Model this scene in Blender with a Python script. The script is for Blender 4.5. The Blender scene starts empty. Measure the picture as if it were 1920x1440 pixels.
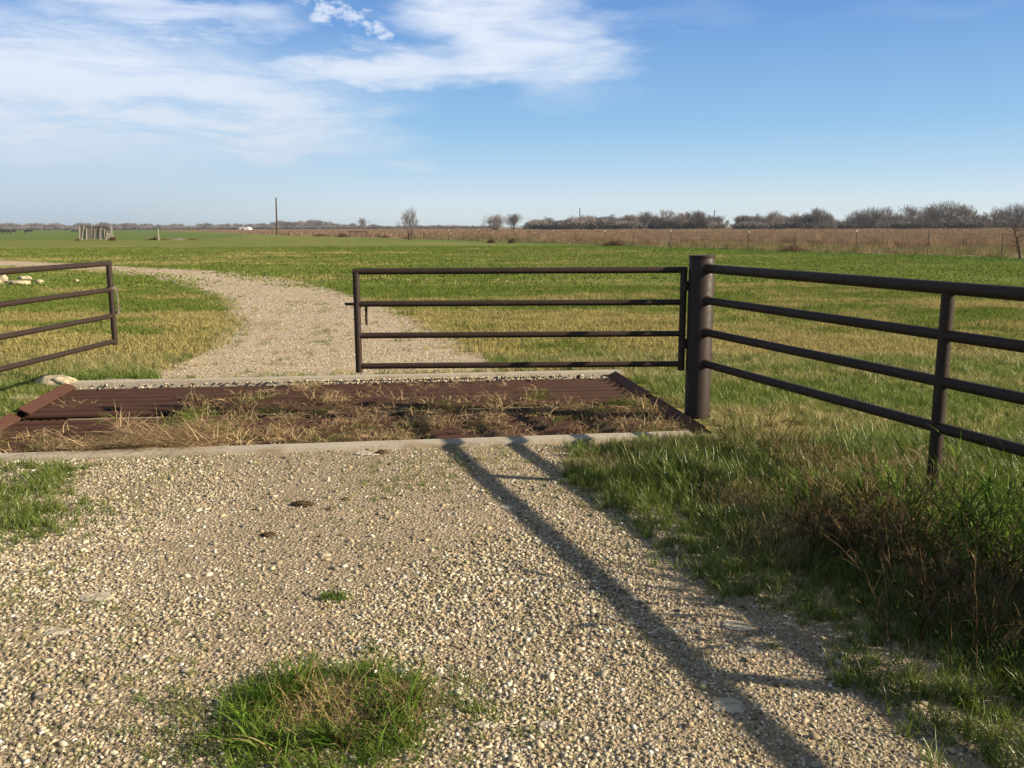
import bpy, bmesh, math, random
import numpy as np
from mathutils import Vector, Matrix, Euler, noise as mnoise
R_ = math.radians
random.seed(7)
rng = np.random.default_rng(11)
scene = bpy.context.scene
C = scene.collection
# ------------------------------------------------------------------ camera
F = 1660.0; H = 1.6
PITCH, ROLL = 10.06, -0.21
CAM_R = Matrix.Rotation(R_(90 - PITCH), 3, 'X') @ Matrix.Rotation(R_(ROLL), 3, 'Z')
cam_d = bpy.data.cameras.new('camera')
cam = bpy.data.objects.new('camera', cam_d); C.objects.link(cam)
cam.matrix_world = Matrix.Translation((0, 0, H)) @ CAM_R.to_4x4()
cam_d.sensor_width = 36; cam_d.lens = 36 * F / 1920
cam_d.clip_start = 0.05; cam_d.clip_end = 9000
scene.camera = cam
# ------------------------------------------------------------------ sun and sky
SUN_EL, SUN_AZ = 24.8, -14.5          # azimuth counted from +X towards +Y
sd = Vector((math.cos(R_(SUN_EL)) * math.cos(R_(SUN_AZ)), math.cos(R_(SUN_EL)) * math.sin(R_(SUN_AZ)), math.sin(R_(SUN_EL))))
sun_d = bpy.data.lights.new('sun', 'SUN'); sun_d.energy = 5.0; sun_d.angle = R_(0.55); sun_d.color = (1, .85, .64)
sun = bpy.data.objects.new('sun', sun_d); C.objects.link(sun)
sun.rotation_euler = sd.to_track_quat('Z', 'Y').to_euler(); sun.location = (20, -3, 12)
scene.view_settings.view_transform = 'Standard'; scene.view_settings.look = 'None'
scene.view_settings.gamma = 1; scene.view_settings.exposure = 1.0


class NT:
    """small node-tree writer"""
    def __init__(s, tree):
        s.t = tree; s.n = tree.nodes; s.n.clear()
    def new(s, typ, ins=None, **props):
        nd = s.n.new(typ)
        for k, v in props.items(): setattr(nd, k, v)
        for k, v in (ins or {}).items():
            sock = nd.inputs[k]
            if isinstance(v, bpy.types.NodeSocket): s.t.links.new(v, sock)
            else: sock.default_value = v
        return nd
    def math(s, op, a, b=0.0, c=0.0, clamp=False):
        nd = s.new('ShaderNodeMath', {0: a, 1: b, 2: c}, operation=op, use_clamp=clamp); return nd.outputs[0]
    def vmath(s, op, a, b=(0, 0, 0)):
        nd = s.new('ShaderNodeVectorMath', {0: a, 1: b}, operation=op); return nd
    def mix(s, f, a, b, blend='MIX'):
        nd = s.new('ShaderNodeMix', None, data_type='RGBA', blend_type=blend)
        for k, v in ((0, f), (6, a), (7, b)):
            if isinstance(v, bpy.types.NodeSocket): s.t.links.new(v, nd.inputs[k])
            else: nd.inputs[k].default_value = v if k == 0 else (*v, 1)[:4]
        return nd.outputs[2]
    def noise(s, vec, scale, detail=3, rough=.55, dist=0.0):
        nd = s.new('ShaderNodeTexNoise', {'Scale': scale, 'Detail': detail, 'Roughness': rough, 'Distortion': dist})
        if vec is not None: s.t.links.new(vec, nd.inputs['Vector'])
        return nd.outputs['Fac']
    def ramp(s, f, stops, interp='LINEAR'):
        nd = s.new('ShaderNodeValToRGB', {0: f}); cr = nd.color_ramp; cr.interpolation = interp
        while len(cr.elements) < len(stops): cr.elements.new(.5)
        for e, (p, c) in zip(cr.elements, stops):
            e.position = p; e.color = (*c, 1) if len(c) == 3 else c
        return nd.outputs[0]
    def rng(s, f, a, b, c=0.0, d=1.0, smooth=True):
        nd = s.new('ShaderNodeMapRange', {0: f, 1: a, 2: b, 3: c, 4: d}, interpolation_type='SMOOTHSTEP' if smooth else 'LINEAR')
        return nd.outputs[0]


world = bpy.data.worlds.new('World'); scene.world = world; world.use_nodes = True
w = NT(world.node_tree)
sky = w.new('ShaderNodeTexSky', None, sky_type='NISHITA')
sky.sun_disc = False; sky.sun_elevation = R_(SUN_EL); sky.sun_rotation = R_(90 - SUN_AZ)
sky.air_density = 1.0; sky.dust_density = .3; sky.ozone_density = 2.5; sky.altitude = 100
geo = w.new('ShaderNodeTexCoord')
dirv = geo.outputs['Generated']
sx = w.new('ShaderNodeSeparateXYZ', {0: dirv})
zc = w.math('MAXIMUM', sx.outputs[2], .012)
# cloud layer seen as a plane overhead: coordinates are x/z, y/z of the view direction
cx = w.math('DIVIDE', sx.outputs[0], zc); cy = w.math('DIVIDE', sx.outputs[1], zc)
cpos = w.new('ShaderNodeCombineXYZ', {0: cx, 1: cy, 2: 0.0}).outputs[0]
lng = w.math('ARCTAN2', sx.outputs[0], sx.outputs[1])            # azimuth, radians, 0 = ahead
lat = w.math('ARCSINE', sx.outputs[2])                           # elevation
ang = w.new('ShaderNodeCombineXYZ', {0: lng, 1: lat, 2: 0.0}).outputs[0]
def skynoise(sxx, syy, scale, detail, rough=.55, off=0.0, dist=0.0, rot=0.0):
    m = w.new('ShaderNodeMapping', {'Vector': ang, 'Scale': (sxx, syy, 1), 'Location': (off, off * .7, 0), 'Rotation': (0, 0, rot)})
    return w.noise(m.outputs[0], scale, detail, rough, dist)
def blob(px, py, rx, ry, rot=0.0, inner=.25):
    """soft patch round a sky direction (given by where it stands in azimuth and elevation)"""
    v = CAM_R @ Vector(((px - 960) / F, -(py - 720) / F, -1)); v.normalize()
    lo, la = math.atan2(v.x, v.y), math.asin(v.z)
    dx = w.math('SUBTRACT', wl, lo); dy = w.math('SUBTRACT', wa, la)
    c, s = math.cos(rot), math.sin(rot)
    ux = w.math('ADD', w.math('MULTIPLY', dx, c), w.math('MULTIPLY', dy, s))
    uy = w.math('SUBTRACT', w.math('MULTIPLY', dy, c), w.math('MULTIPLY', dx, s))
    ux = w.math('DIVIDE', ux, rx / F); uy = w.math('DIVIDE', uy, ry / F)
    d = w.math('SQRT', w.math('ADD', w.math('MULTIPLY', ux, ux), w.math('MULTIPLY', uy, uy)))
    return w.rng(d, 1.0, inner, 0.0, 1.0)
# warp the angles a little so patch edges are ragged
wn1 = skynoise(1, 3.2, 9, 5, .6, 3.1); wn2 = skynoise(1, 3.0, 8, 5, .6, 9.7)
wl = w.math('ADD', lng, w.math('MULTIPLY', w.math('SUBTRACT', wn1, .5), .16))
wa = w.math('ADD', lat, w.math('MULTIPLY', w.math('SUBTRACT', wn2, .5), .085))
streak = skynoise(1, 6.0, 7, 8, .64, 1.3, .5, -.10)
def mx(*a):
    r = a[0]
    for b in a[1:]: r = w.math('MAXIMUM', r, b)
    return r
big = mx(blob(60, 190, 720, 200), blob(420, 215, 420, 80, -.1), w.math('MULTIPLY', blob(700, 130, 330, 46), .9),
         w.math('MULTIPLY', blob(300, 20, 300, 45), .8), w.math('MULTIPLY', blob(570, 260, 200, 42, -.2), .75),
         w.math('MULTIPLY', blob(150, 330, 700, 130), .55), blob(-700, 150, 700, 260))
right = mx(blob(985, 60, 240, 135, -.35, .2), blob(1080, 110, 140, 66, -.2, .1), blob(860, 10, 180, 75, 0, .1), w.math('MULTIPLY', blob(1250, 30, 200, 30), .1))
wisp = mx(w.math('MULTIPLY', blob(790, 320, 110, 16), .6), w.math('MULTIPLY', blob(490, 280, 110, 12), .5), w.math('MULTIPLY', blob(1730, 10, 260, 30), .07))
cells = skynoise(1, 1.3, 48, 3, .5, 4.4)
dots = w.math('MULTIPLY', mx(blob(640, 30, 110, 26, -.35, .5), blob(700, 60, 70, 22, -.35, .4)), w.rng(cells, .44, .6))
s1 = w.rng(streak, .30, .60)
mask = w.math('ADD', w.math('MULTIPLY', big, w.math('ADD', w.math('MULTIPLY', s1, .58), .47)), w.math('MULTIPLY', right, w.math('ADD', w.math('MULTIPLY', w.rng(streak, .25, .6), .45), .50)))
mask = w.math('ADD', mask, w.math('ADD', w.math('MULTIPLY', wisp, s1), w.math('MULTIPLY', dots, .75)), clamp=True)
mask = w.math('MULTIPLY', mask, w.rng(sx.outputs[2], -.005, .10))
hsv = w.new('ShaderNodeHueSaturation', {'Hue': .5, 'Saturation': 1.05, 'Value': 1.0, 'Color': sky.outputs[0]})
ccol = w.mix(w.rng(lat, .0, .22), (4.7, 5.3, 6.1), (6.5, 6.9, 7.7))
CLOUD_GAIN = w.new('ShaderNodeVectorMath', {0: ccol, 'Scale': 1.0}, operation='SCALE').outputs[0]
clear_sky = w.ramp(w.rng(lat, 0, .6, 0, 1, False), [(0, (5.3, 6.0, 6.2)), (.045, (4.9, 5.9, 6.5)), (.10, (3.5, 5.1, 6.6)), (.18, (2.2, 4.1, 6.3)), (.37, (1.1, 2.55, 5.4)), (.6, (1.5, 2.2, 3.6)), (1, (1.9, 2.2, 2.7))])  # unseen upper stops made grey, added to whiten the fill in shadows
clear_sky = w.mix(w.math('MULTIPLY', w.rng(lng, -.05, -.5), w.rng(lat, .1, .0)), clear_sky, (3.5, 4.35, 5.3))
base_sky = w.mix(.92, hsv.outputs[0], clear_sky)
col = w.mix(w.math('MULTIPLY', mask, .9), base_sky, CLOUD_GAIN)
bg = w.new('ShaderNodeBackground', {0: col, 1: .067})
wo = w.new('ShaderNodeOutputWorld', {0: bg.outputs[0]})


# ------------------------------------------------------------------ picture -> ground helpers
def ray(px, py): return CAM_R @ Vector(((px - 960) / F, -(py - 720) / F, -1))
def g(px, py, z=0.0):
    r = ray(px, py); t = (z - H) / r.z; return Vector((r.x * t, r.y * t, z))
def at(px, py, Y):
    r = ray(px, py); t = Y / r.y; return Vector((r.x * t, Y, H + r.z * t))
def foot(px, Y):
    """ground point in the direction of column px at distance Y"""
    lo, hi = -200.0, 1400.0
    for _ in range(40):
        m = (lo + hi) / 2
        if at(px, m, Y).z > 0: lo = m
        else: hi = m
    p = at(px, lo, Y); return Vector((p.x, Y, 0))


# ------------------------------------------------------------------ object helpers
def tag(o, label, cat, group=None):
    o['label'] = label; o['category'] = cat
    if group: o['group'] = group
    return o
def empty(name, loc, label=None, cat=None, group=None, rz=0):
    o = bpy.data.objects.new(name, None); C.objects.link(o); o.location = loc; o.rotation_euler = (0, 0, rz)
    o.empty_display_size = .1
    if label: tag(o, label, cat, group)
    return o
class MB:
    def __init__(s): s.v = []; s.f = []
    def add(s, vs, fs):
        b = len(s.v); s.v.extend([tuple(v) for v in vs]); s.f.extend([tuple(i + b for i in f) for f in fs])
    def box(s, c, size, rot=None):
        hx, hy, hz = size[0] / 2, size[1] / 2, size[2] / 2
        vs = [Vector((x, y, z)) for x in (-hx, hx) for y in (-hy, hy) for z in (-hz, hz)]
        if rot is not None: vs = [rot @ v for v in vs]
        vs = [v + Vector(c) for v in vs]
        s.add(vs, [(0, 1, 3, 2), (4, 6, 7, 5), (0, 4, 5, 1), (2, 3, 7, 6), (0, 2, 6, 4), (1, 5, 7, 3)])
    def tube(s, pts, r, n=12, cap=True):
        pts = [Vector(p) for p in pts]; rs = r if isinstance(r, (list, tuple)) else [r] * len(pts)
        rings = []; prev = None
        for i, p in enumerate(pts):
            d = (pts[min(i + 1, len(pts) - 1)] - pts[max(i - 1, 0)]).normalized()
            if prev is None:
                a = Vector((0, 0, 1)) if abs(d.z) < .9 else Vector((1, 0, 0))
                u = d.cross(a).normalized()
            else:
                u = (prev - d * prev.dot(d)).normalized()
            prev = u; v = d.cross(u)
            rings.append([p + (u * math.cos(2 * math.pi * k / n) + v * math.sin(2 * math.pi * k / n)) * rs[i] for k in range(n)])
        b = len(s.v)
        for rg in rings: s.v.extend([tuple(q) for q in rg])
        for i in range(len(rings) - 1):
            for k in range(n):
                s.f.append((b + i * n + k, b + i * n + (k + 1) % n, b + (i + 1) * n + (k + 1) % n, b + (i + 1) * n + k))
        if cap:
            s.f.append(tuple(b + k for k in reversed(range(n)))); s.f.append(tuple(b + (len(rings) - 1) * n + k for k in range(n)))
    def build(s, name, mat, parent=None, smooth=False, loc=None):
        me = bpy.data.meshes.new(name); me.from_pydata(s.v, [], s.f)
        if mat: me.materials.append(mat)
        if smooth:
            me.shade_smooth()
        o = bpy.data.objects.new(name, me); C.objects.link(o)
        if parent: o.parent = parent
        if loc is not None: o.location = loc
        return o
def autosmooth(o, deg=40):
    me = o.data; me.shade_smooth()
    bm = bmesh.new(); bm.from_mesh(me)
    for e in bm.edges:
        if len(e.link_faces) == 2 and e.calc_face_angle(0) > R_(deg): e.smooth = False
    bm.to_mesh(me); bm.free()
    return o
def sheet(name, loops, z, mat, kind='structure'):
    """flat polygon sheet(s), triangulated"""
    bm = bmesh.new()
    for lp in loops:
        vs = [bm.verts.new((p[0], p[1], z)) for p in lp]
        f = bm.faces.new(vs)
        f.normal_update()
        if f.normal.z < 0: f.normal_flip()
    bmesh.ops.triangulate(bm, faces=bm.faces[:])
    me = bpy.data.meshes.new(name); bm.to_mesh(me); bm.free(); me.materials.append(mat)
    o = bpy.data.objects.new(name, me); C.objects.link(o)
    if kind: o['kind'] = kind
    return o


# ------------------------------------------------------------------ numpy noise and polygon distance
_perm = rng.random((257, 257))
def vnoise(x, y):
    xi = np.floor(x).astype(int); yi = np.floor(y).astype(int); fx = x - xi; fy = y - yi
    fx = fx * fx * (3 - 2 * fx); fy = fy * fy * (3 - 2 * fy)
    a = _perm[xi % 256, yi % 256]; b = _perm[(xi + 1) % 256, yi % 256]; c = _perm[xi % 256, (yi + 1) % 256]; d = _perm[(xi + 1) % 256, (yi + 1) % 256]
    return (a * (1 - fx) + b * fx) * (1 - fy) + (c * (1 - fx) + d * fx) * fy
def fbm(x, y, s, o=3, off=0.0):
    r = 0; amp = .5; tot = 0
    for i in range(o):
        r = r + vnoise(x * s + off + 17.3 * i, y * s + off * 1.7 + 5.1 * i) * amp; tot += amp; amp *= .5; s *= 2.1
    return r / tot
def sdist(x, y, poly):
    """signed distance to a polygon, positive inside"""
    p = np.array([(q[0], q[1]) for q in poly]); n = len(p)
    d = np.full(x.shape, 1e9); ins = np.zeros(x.shape, bool)
    for i in range(n):
        a = p[i]; b = p[(i + 1) % n]; e = b - a
        t = np.clip(((x - a[0]) * e[0] + (y - a[1]) * e[1]) / (e @ e + 1e-12), 0, 1)
        d = np.minimum(d, np.hypot(x - a[0] - t * e[0], y - a[1] - t * e[1]))
        cond = ((a[1] > y) != (b[1] > y))
        xc = a[0] + (y - a[1]) / (b[1] - a[1] + 1e-12) * (b[0] - a[0])
        ins ^= cond & (x < xc)
    return np.where(ins, d, -d)


# ------------------------------------------------------------------ materials
def mat(name):
    m = bpy.data.materials.new(name); m.use_nodes = True; return m, NT(m.node_tree)
def finish(n, shader): n.new('ShaderNodeOutputMaterial', {0: shader})
def principled(n, **k):
    return n.new('ShaderNodeBsdfPrincipled', {a.replace('_', ' '): b for a, b in k.items()}).outputs[0]
def bump(n, h, strength, dist): return n.new('ShaderNodeBump', {'Height': h, 'Strength': strength, 'Distance': dist}).outputs[0]

# pasture colour pattern, shared by the soil sheet and the grass blades growing on it
pg = bpy.data.node_groups.new('pasture_tint', 'ShaderNodeTree')
pg.interface.new_socket('Tan', in_out='OUTPUT', socket_type='NodeSocketFloat')
pg.interface.new_socket('Lush', in_out='OUTPUT', socket_type='NodeSocketFloat')
n = NT(pg)
P = n.new('ShaderNodeNewGeometry').outputs['Position']
def pmap(sx_, sy_, off=(0, 0, 0)): return n.new('ShaderNodeMapping', {'Vector': P, 'Scale': (sx_, sy_, 0), 'Location': off}).outputs[0]
sp = n.new('ShaderNodeSeparateXYZ', {0: P})
nA = n.noise(pmap(.10, .24), 1, 4, .6); nB = n.noise(pmap(.5, .9, (3, 4, 0)), 1, 4, .62); nC = n.noise(pmap(.016, .05, (9, 1, 0)), 1, 3, .5)
fence_d = n.math('SUBTRACT', 56.8, n.math('ADD', n.math('MULTIPLY', sp.outputs[0], .8985), n.math('MULTIPLY', sp.outputs[1], .439)))   # metres on this side of the far wire fence
lush = n.math('MULTIPLY', n.rng(fence_d, 26, 9), n.rng(sp.outputs[0], -30, 2))
left = n.rng(sp.outputs[0], 1.0, -3.0)
tan = n.math('ADD', n.math('MULTIPLY', nA, .95), n.math('ADD', n.math('MULTIPLY', nB, .75), n.math('MULTIPLY', nC, .5)))
midf = n.rng(sp.outputs[1], 13, 30)
tan = n.rng(n.math('SUBTRACT', tan, n.math('MAXIMUM', n.math('MULTIPLY', lush, .8), n.math('MULTIPLY', midf, .12))), .88, 1.28)
n.new('NodeGroupOutput', {0: tan, 1: n.math('MAXIMUM', lush, n.math('MULTIPLY', midf, .03))})

def pasture_colour(n, wig=None):
    gnode = n.new('ShaderNodeGroup'); gnode.node_tree = pg
    return gnode.outputs[0], gnode.outputs[1]

# bare pasture soil with thatch
M_ground, n = mat('pasture'); t, l = pasture_colour(n)
P = n.new('ShaderNodeNewGeometry').outputs['Position']
mp = n.new('ShaderNodeMapping', {'Vector': P, 'Scale': (1, .35, 1)}).outputs[0]
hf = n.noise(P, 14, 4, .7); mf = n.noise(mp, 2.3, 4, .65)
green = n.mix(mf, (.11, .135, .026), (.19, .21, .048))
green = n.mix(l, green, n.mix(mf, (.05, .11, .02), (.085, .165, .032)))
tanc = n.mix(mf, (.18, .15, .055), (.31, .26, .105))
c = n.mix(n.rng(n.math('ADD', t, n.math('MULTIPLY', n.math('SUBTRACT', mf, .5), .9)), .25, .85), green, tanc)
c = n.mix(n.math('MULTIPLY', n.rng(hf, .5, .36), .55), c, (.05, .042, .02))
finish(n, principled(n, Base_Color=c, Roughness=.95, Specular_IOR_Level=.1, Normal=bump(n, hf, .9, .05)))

M_crop, n = mat('winter_wheat'); P = n.new('ShaderNodeNewGeometry').outputs['Position']
mp = n.new('ShaderNodeMapping', {'Vector': P, 'Scale': (.03, .1, 1)}).outputs[0]
mf = n.noise(mp, 1, 5, .6); hf = n.noise(P, 3, 4, .7)
c = n.mix(mf, (.085, .125, .022), (.125, .165, .036)); c = n.mix(n.math('MULTIPLY', n.rng(hf, .5, .3), .4), c, (.03, .06, .015))
finish(n, principled(n, Base_Color=c, Roughness=.95, Specular_IOR_Level=.1, Normal=bump(n, hf, .6, .05)))

M_brownfield, n = mat('dry_field'); P = n.new('ShaderNodeNewGeometry').outputs['Position']
hf = n.noise(P, 1.3, 5, .7)
c = n.mix(hf, (.14, .10, .065), (.29, .21, .14))
finish(n, principled(n, Base_Color=c, Roughness=.95, Specular_IOR_Level=.05, Normal=bump(n, hf, .8, .3)))

def gravel_mat(name, far):
    M, n = mat(name); P = n.new('ShaderNodeNewGeometry').outputs['Position']
    v1 = n.new('ShaderNodeTexVoronoi', {'Vector': P, 'Scale': 55.0, 'Randomness': 1.0}); v2 = n.new('ShaderNodeTexVoronoi', {'Vector': P, 'Scale': 120.0})
    lowf = n.noise(P, .8, 4, .6); mid = n.noise(P, 5, 4, .65)
    seg = n.new('ShaderNodeSeparateColor', {0: v1.outputs['Color']})
    stone = n.ramp(seg.outputs[0], [(0, (.20, .155, .105)), (.35, (.39, .31, .215)), (.7, (.53, .435, .32)), (1, (.72, .63, .49))])
    seg2 = n.new('ShaderNodeSeparateColor', {0: v2.outputs['Color']})
    stone = n.mix(n.math('MULTIPLY', seg2.outputs[0], .35), stone, (.42, .29, .19))
    dirt = n.mix(mid, (.28, .22, .15), (.48, .39, .275)) if far else n.mix(mid, (.15, .118, .075), (.36, .29, .195))
    c = n.mix(n.rng(v1.outputs['Distance'], .35, .75) if far else n.rng(v1.outputs['Distance'], .2, .5), stone, dirt)
    c = n.mix(n.math('MULTIPLY', n.rng(lowf, .52, .7), .6), c, (.46, .355, .26))
    c = n.mix(n.math('MULTIPLY', n.rng(n.math('MULTIPLY', mid, n.noise(P, .45, 3)), .27, .38), .5), c, (.13, .125, .045))
    h = n.math('ADD', n.math('MULTIPLY', v1.outputs['Distance'], -1.0), n.math('MULTIPLY', v2.outputs['Distance'], -.4))
    finish(n, principled(n, Base_Color=c, Roughness=.9, Specular_IOR_Level=.15, Normal=bump(n, h, .8, .012)))
    return M
M_drive = gravel_mat('gravel_bed', False); M_track = gravel_mat('track_bed', True)

M_pebble, n = mat('pebble')
at_ = n.new('ShaderNodeAttribute', None, attribute_type='INSTANCER', attribute_name='tint').outputs['Fac']
oi = n.new('ShaderNodeObjectInfo')
Pp = n.new('ShaderNodeTexCoord').outputs['Object']
nz = n.noise(Pp, 2.2, 3, .6)
c = n.ramp(at_, [(0, (.075, .064, .05)), (.15, (.17, .146, .105)), (.42, (.33, .29, .20)), (.7, (.49, .44, .32)), (.88, (.66, .61, .47)), (1, (.80, .77, .65))])
hue = n.ramp(oi.outputs['Random'], [(0, (.93, .97, 1.08)), (.25, (1.0, 1.02, .92)), (.45, (1.06, .98, .88)), (.68, (.98, .98, 1.0)), (.9, (1.08, .96, .86)), (1, (.88, .86, .9))], 'CONSTANT')
c = n.mix(n.math('MULTIPLY', nz, .45), c, (.24, .19, .12)); c = n.mix(1.0, c, hue, 'MULTIPLY')
finish(n, principled(n, Base_Color=c, Roughness=.8, Specular_IOR_Level=.25))

def rock_mat(name, a, b, dark):
    M, n = mat(name); Pp = n.new('ShaderNodeTexCoord').outputs['Object']
    nz = n.noise(Pp, 6, 5, .65); n2 = n.noise(Pp, 28, 4, .7)
    c = n.mix(nz, a, b); c = n.mix(n.math('MULTIPLY', n.rng(n2, .5, .34), .7), c, dark)
    finish(n, principled(n, Base_Color=c, Roughness=.9, Specular_IOR_Level=.15, Normal=bump(n, n.math('ADD', nz, n2), .7, .02)))
    return M
M_lime = rock_mat('limestone', (.32, .265, .17), (.52, .45, .32), (.14, .11, .07))
M_greystone = rock_mat('grey_stone', (.34, .30, .225), (.54, .48, .37), (.17, .14, .1))
M_clod = rock_mat('dirt_clod', (.05, .032, .018), (.12, .08, .045), (.02, .014, .01))

M_conc, n = mat('concrete'); P = n.new('ShaderNodeNewGeometry').outputs['Position']
nz = n.noise(P, 3, 5, .65); n2 = n.noise(P, 60, 3, .6)
c = n.mix(nz, (.30, .26, .20), (.48, .43, .345)); c = n.mix(n.math('MULTIPLY', n.rng(n.noise(P, 1.1, 5, .7), .5, .66), .65), c, (.22, .15, .09)); c = n.mix(n.math('MULTIPLY', n.rng(n2, .5, .3), .6), c, (.17, .14, .10))
finish(n, principled(n, Base_Color=c, Roughness=.88, Specular_IOR_Level=.2, Normal=bump(n, n2, .5, .006)))

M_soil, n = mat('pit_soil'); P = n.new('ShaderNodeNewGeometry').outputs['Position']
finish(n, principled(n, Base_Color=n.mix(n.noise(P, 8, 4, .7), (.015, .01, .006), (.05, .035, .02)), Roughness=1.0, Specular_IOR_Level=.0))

def metal(name, a, b, rough, patch, spec=.5):
    M, n = mat(name); P = n.new('ShaderNodeNewGeometry').outputs['Position']
    nz = n.noise(P, 5, 5, .7); n2 = n.noise(P, 45, 4, .7)
    c = n.mix(n.math('ADD', n.math('MULTIPLY', nz, .6), n.math('MULTIPLY', n2, .4)), a, b)
    c = n.mix(n.math('MULTIPLY', n.rng(n.math('ADD', nz, n.math('MULTIPLY', n2, .5)), .88, 1.02), .7), c, patch)
    r = n.rng(n2, .3, .7, rough - .08, rough + .14)
    finish(n, principled(n, Base_Color=c, Roughness=r, Specular_IOR_Level=spec, Normal=bump(n, n2, .25, .002)))
    return M
M_paint = metal('brown_pipe_paint', (.020, .012, .008), (.038, .024, .017), .55, (.075, .038, .022), .28)
M_rust = metal('rusty_pipe', (.034, .016, .011), (.078, .039, .027), .68, (.11, .06, .042), .25)
M_rustplate = metal('rusty_plate', (.055, .025, .018), (.11, .052, .036), .8, (.045, .022, .017), .12)
M_chain = metal('galvanised_chain', (.16, .14, .12), (.27, .24, .2), .6, (.1, .06, .04), .3)

M_dead, n = mat('dead_growth')
aT = n.new('ShaderNodeAttribute', None, attribute_type='INSTANCER', attribute_name='tint').outputs['Fac']
oi = n.new('ShaderNodeObjectInfo').outputs['Random']; P = n.new('ShaderNodeNewGeometry').outputs['Position']
hf = n.noise(P, 30, 2, .6)
dd_ = n.mix(n.rng(n.math('ADD', n.math('MULTIPLY', oi, .5), n.math('MULTIPLY', hf, .6)), .3, .75), (.15, .092, .05), (.54, .40, .23))
gg_ = n.mix(oi, (.07, .10, .02), (.17, .21, .05))
c = n.mix(n.rng(n.math('ADD', aT, n.math('MULTIPLY', n.math('SUBTRACT', hf, .5), 1.2)), -.05, .25), gg_, dd_)
d = n.new('ShaderNodeBsdfDiffuse', {0: c}).outputs[0]; tr = n.new('ShaderNodeBsdfTranslucent', {0: c}).outputs[0]
finish(n, n.new('ShaderNodeMixShader', {0: .3, 1: d, 2: tr}).outputs[0])
M_blade, n = mat('grass_blade'); t, l = pasture_colour(n)
aT = n.new('ShaderNodeAttribute', None, attribute_type='INSTANCER', attribute_name='tint').outputs['Fac']      # -1 green .. +1 straw
P = n.new('ShaderNodeNewGeometry').outputs['Position']
oi = n.new('ShaderNodeObjectInfo').outputs['Random']
hf = n.noise(P, 24, 2, .6)
tt = n.math('ADD', n.math('ADD', n.math('MULTIPLY', t, .62), aT), n.math('ADD', n.math('MULTIPLY', n.math('SUBTRACT', oi, .5), .5), n.math('MULTIPLY', n.math('SUBTRACT', hf, .5), 1.0)))
gr = n.mix(oi, (.085, .14, .02), (.21, .265, .048))
gr = n.mix(l, gr, n.mix(oi, (.05, .14, .022), (.10, .21, .036)))
c = n.ramp(tt, [(0, (.5, .5, .5)), (1, (.5, .5, .5))])
strw = n.mix(oi, (.26, .215, .08), (.47, .40, .18))
c = n.mix(n.rng(tt, .28, .72), gr, strw)
d = n.new('ShaderNodeBsdfDiffuse', {0: c}).outputs[0]; tr = n.new('ShaderNodeBsdfTranslucent', {0: c}).outputs[0]
gl = n.new('ShaderNodeBsdfGlossy', {0: (1, 1, 1, 1), 1: .45}).outputs[0]
m1 = n.new('ShaderNodeMixShader', {0: .42, 1: d, 2: tr}).outputs[0]
finish(n, n.new('ShaderNodeMixShader', {0: .025, 1: m1, 2: gl}).outputs[0])

M_verge, n = mat('verge_blade')
aT = n.new('ShaderNodeAttribute', None, attribute_type='INSTANCER', attribute_name='tint').outputs['Fac']
oi = n.new('ShaderNodeObjectInfo').outputs['Random']; P = n.new('ShaderNodeNewGeometry').outputs['Position']
hf = n.noise(P, 18, 2, .6)
gg_ = n.mix(n.math('ADD', n.math('MULTIPLY', oi, .6), n.math('MULTIPLY', n.rng(hf, .35, .65), .4)), (.06, .10, .014), (.20, .25, .042))
dd_ = n.mix(oi, (.14, .10, .045), (.36, .29, .13))
c = n.mix(n.rng(n.math('ADD', aT, n.math('MULTIPLY', n.math('SUBTRACT', hf, .5), 1.1)), .05, .4), gg_, dd_)
d = n.new('ShaderNodeBsdfDiffuse', {0: c}).outputs[0]; tr = n.new('ShaderNodeBsdfTranslucent', {0: c}).outputs[0]
gl = n.new('ShaderNodeBsdfGlossy', {0: (1, 1, 1, 1), 1: .4}).outputs[0]
m1 = n.new('ShaderNodeMixShader', {0: .38, 1: d, 2: tr}).outputs[0]
finish(n, n.new('ShaderNodeMixShader', {0: .03, 1: m1, 2: gl}).outputs[0])
M_turf, n = mat('turf_blade'); t, l = pasture_colour(n)
P = n.new('ShaderNodeNewGeometry').outputs['Position']; oi = n.new('ShaderNodeObjectInfo').outputs['Random']
mf = n.noise(n.new('ShaderNodeMapping', {'Vector': P, 'Scale': (1, .35, 1)}).outputs[0], 2.3, 4, .65)
green = n.mix(mf, (.10, .145, .026), (.18, .225, .05)); green = n.mix(l, green, n.mix(mf, (.06, .13, .022), (.10, .20, .036)))
tanc = n.mix(mf, (.26, .22, .08), (.42, .36, .15))
c = n.mix(n.rng(n.math('ADD', n.math('ADD', t, n.math('MULTIPLY', n.math('SUBTRACT', mf, .5), .9)), n.math('MULTIPLY', n.math('SUBTRACT', oi, .5), .3)), .25, .85), green, tanc)
d = n.new('ShaderNodeBsdfDiffuse', {0: c}).outputs[0]; tr = n.new('ShaderNodeBsdfTranslucent', {0: c}).outputs[0]
finish(n, n.new('ShaderNodeMixShader', {0: .35, 1: d, 2: tr}).outputs[0])
def leafy(name, a, b, tr_=.35, scale=12):
    M, n = mat(name); P = n.new('ShaderNodeNewGeometry').outputs['Position']
    c = n.mix(n.rng(n.noise(P, scale, 3, .6), .35, .65), a, b)
    d = n.new('ShaderNodeBsdfDiffuse', {0: c}).outputs[0]; tr = n.new('ShaderNodeBsdfTranslucent', {0: c}).outputs[0]
    finish(n, n.new('ShaderNodeMixShader', {0: tr_, 1: d, 2: tr}).outputs[0]); return M
M_tall = leafy('dry_tall_grass', (.155, .11, .07), (.34, .245, .16), .3, .9)
M_tallg = leafy('mixed_tall_grass', (.13, .125, .05), (.30, .25, .13), .3, .9)
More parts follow.
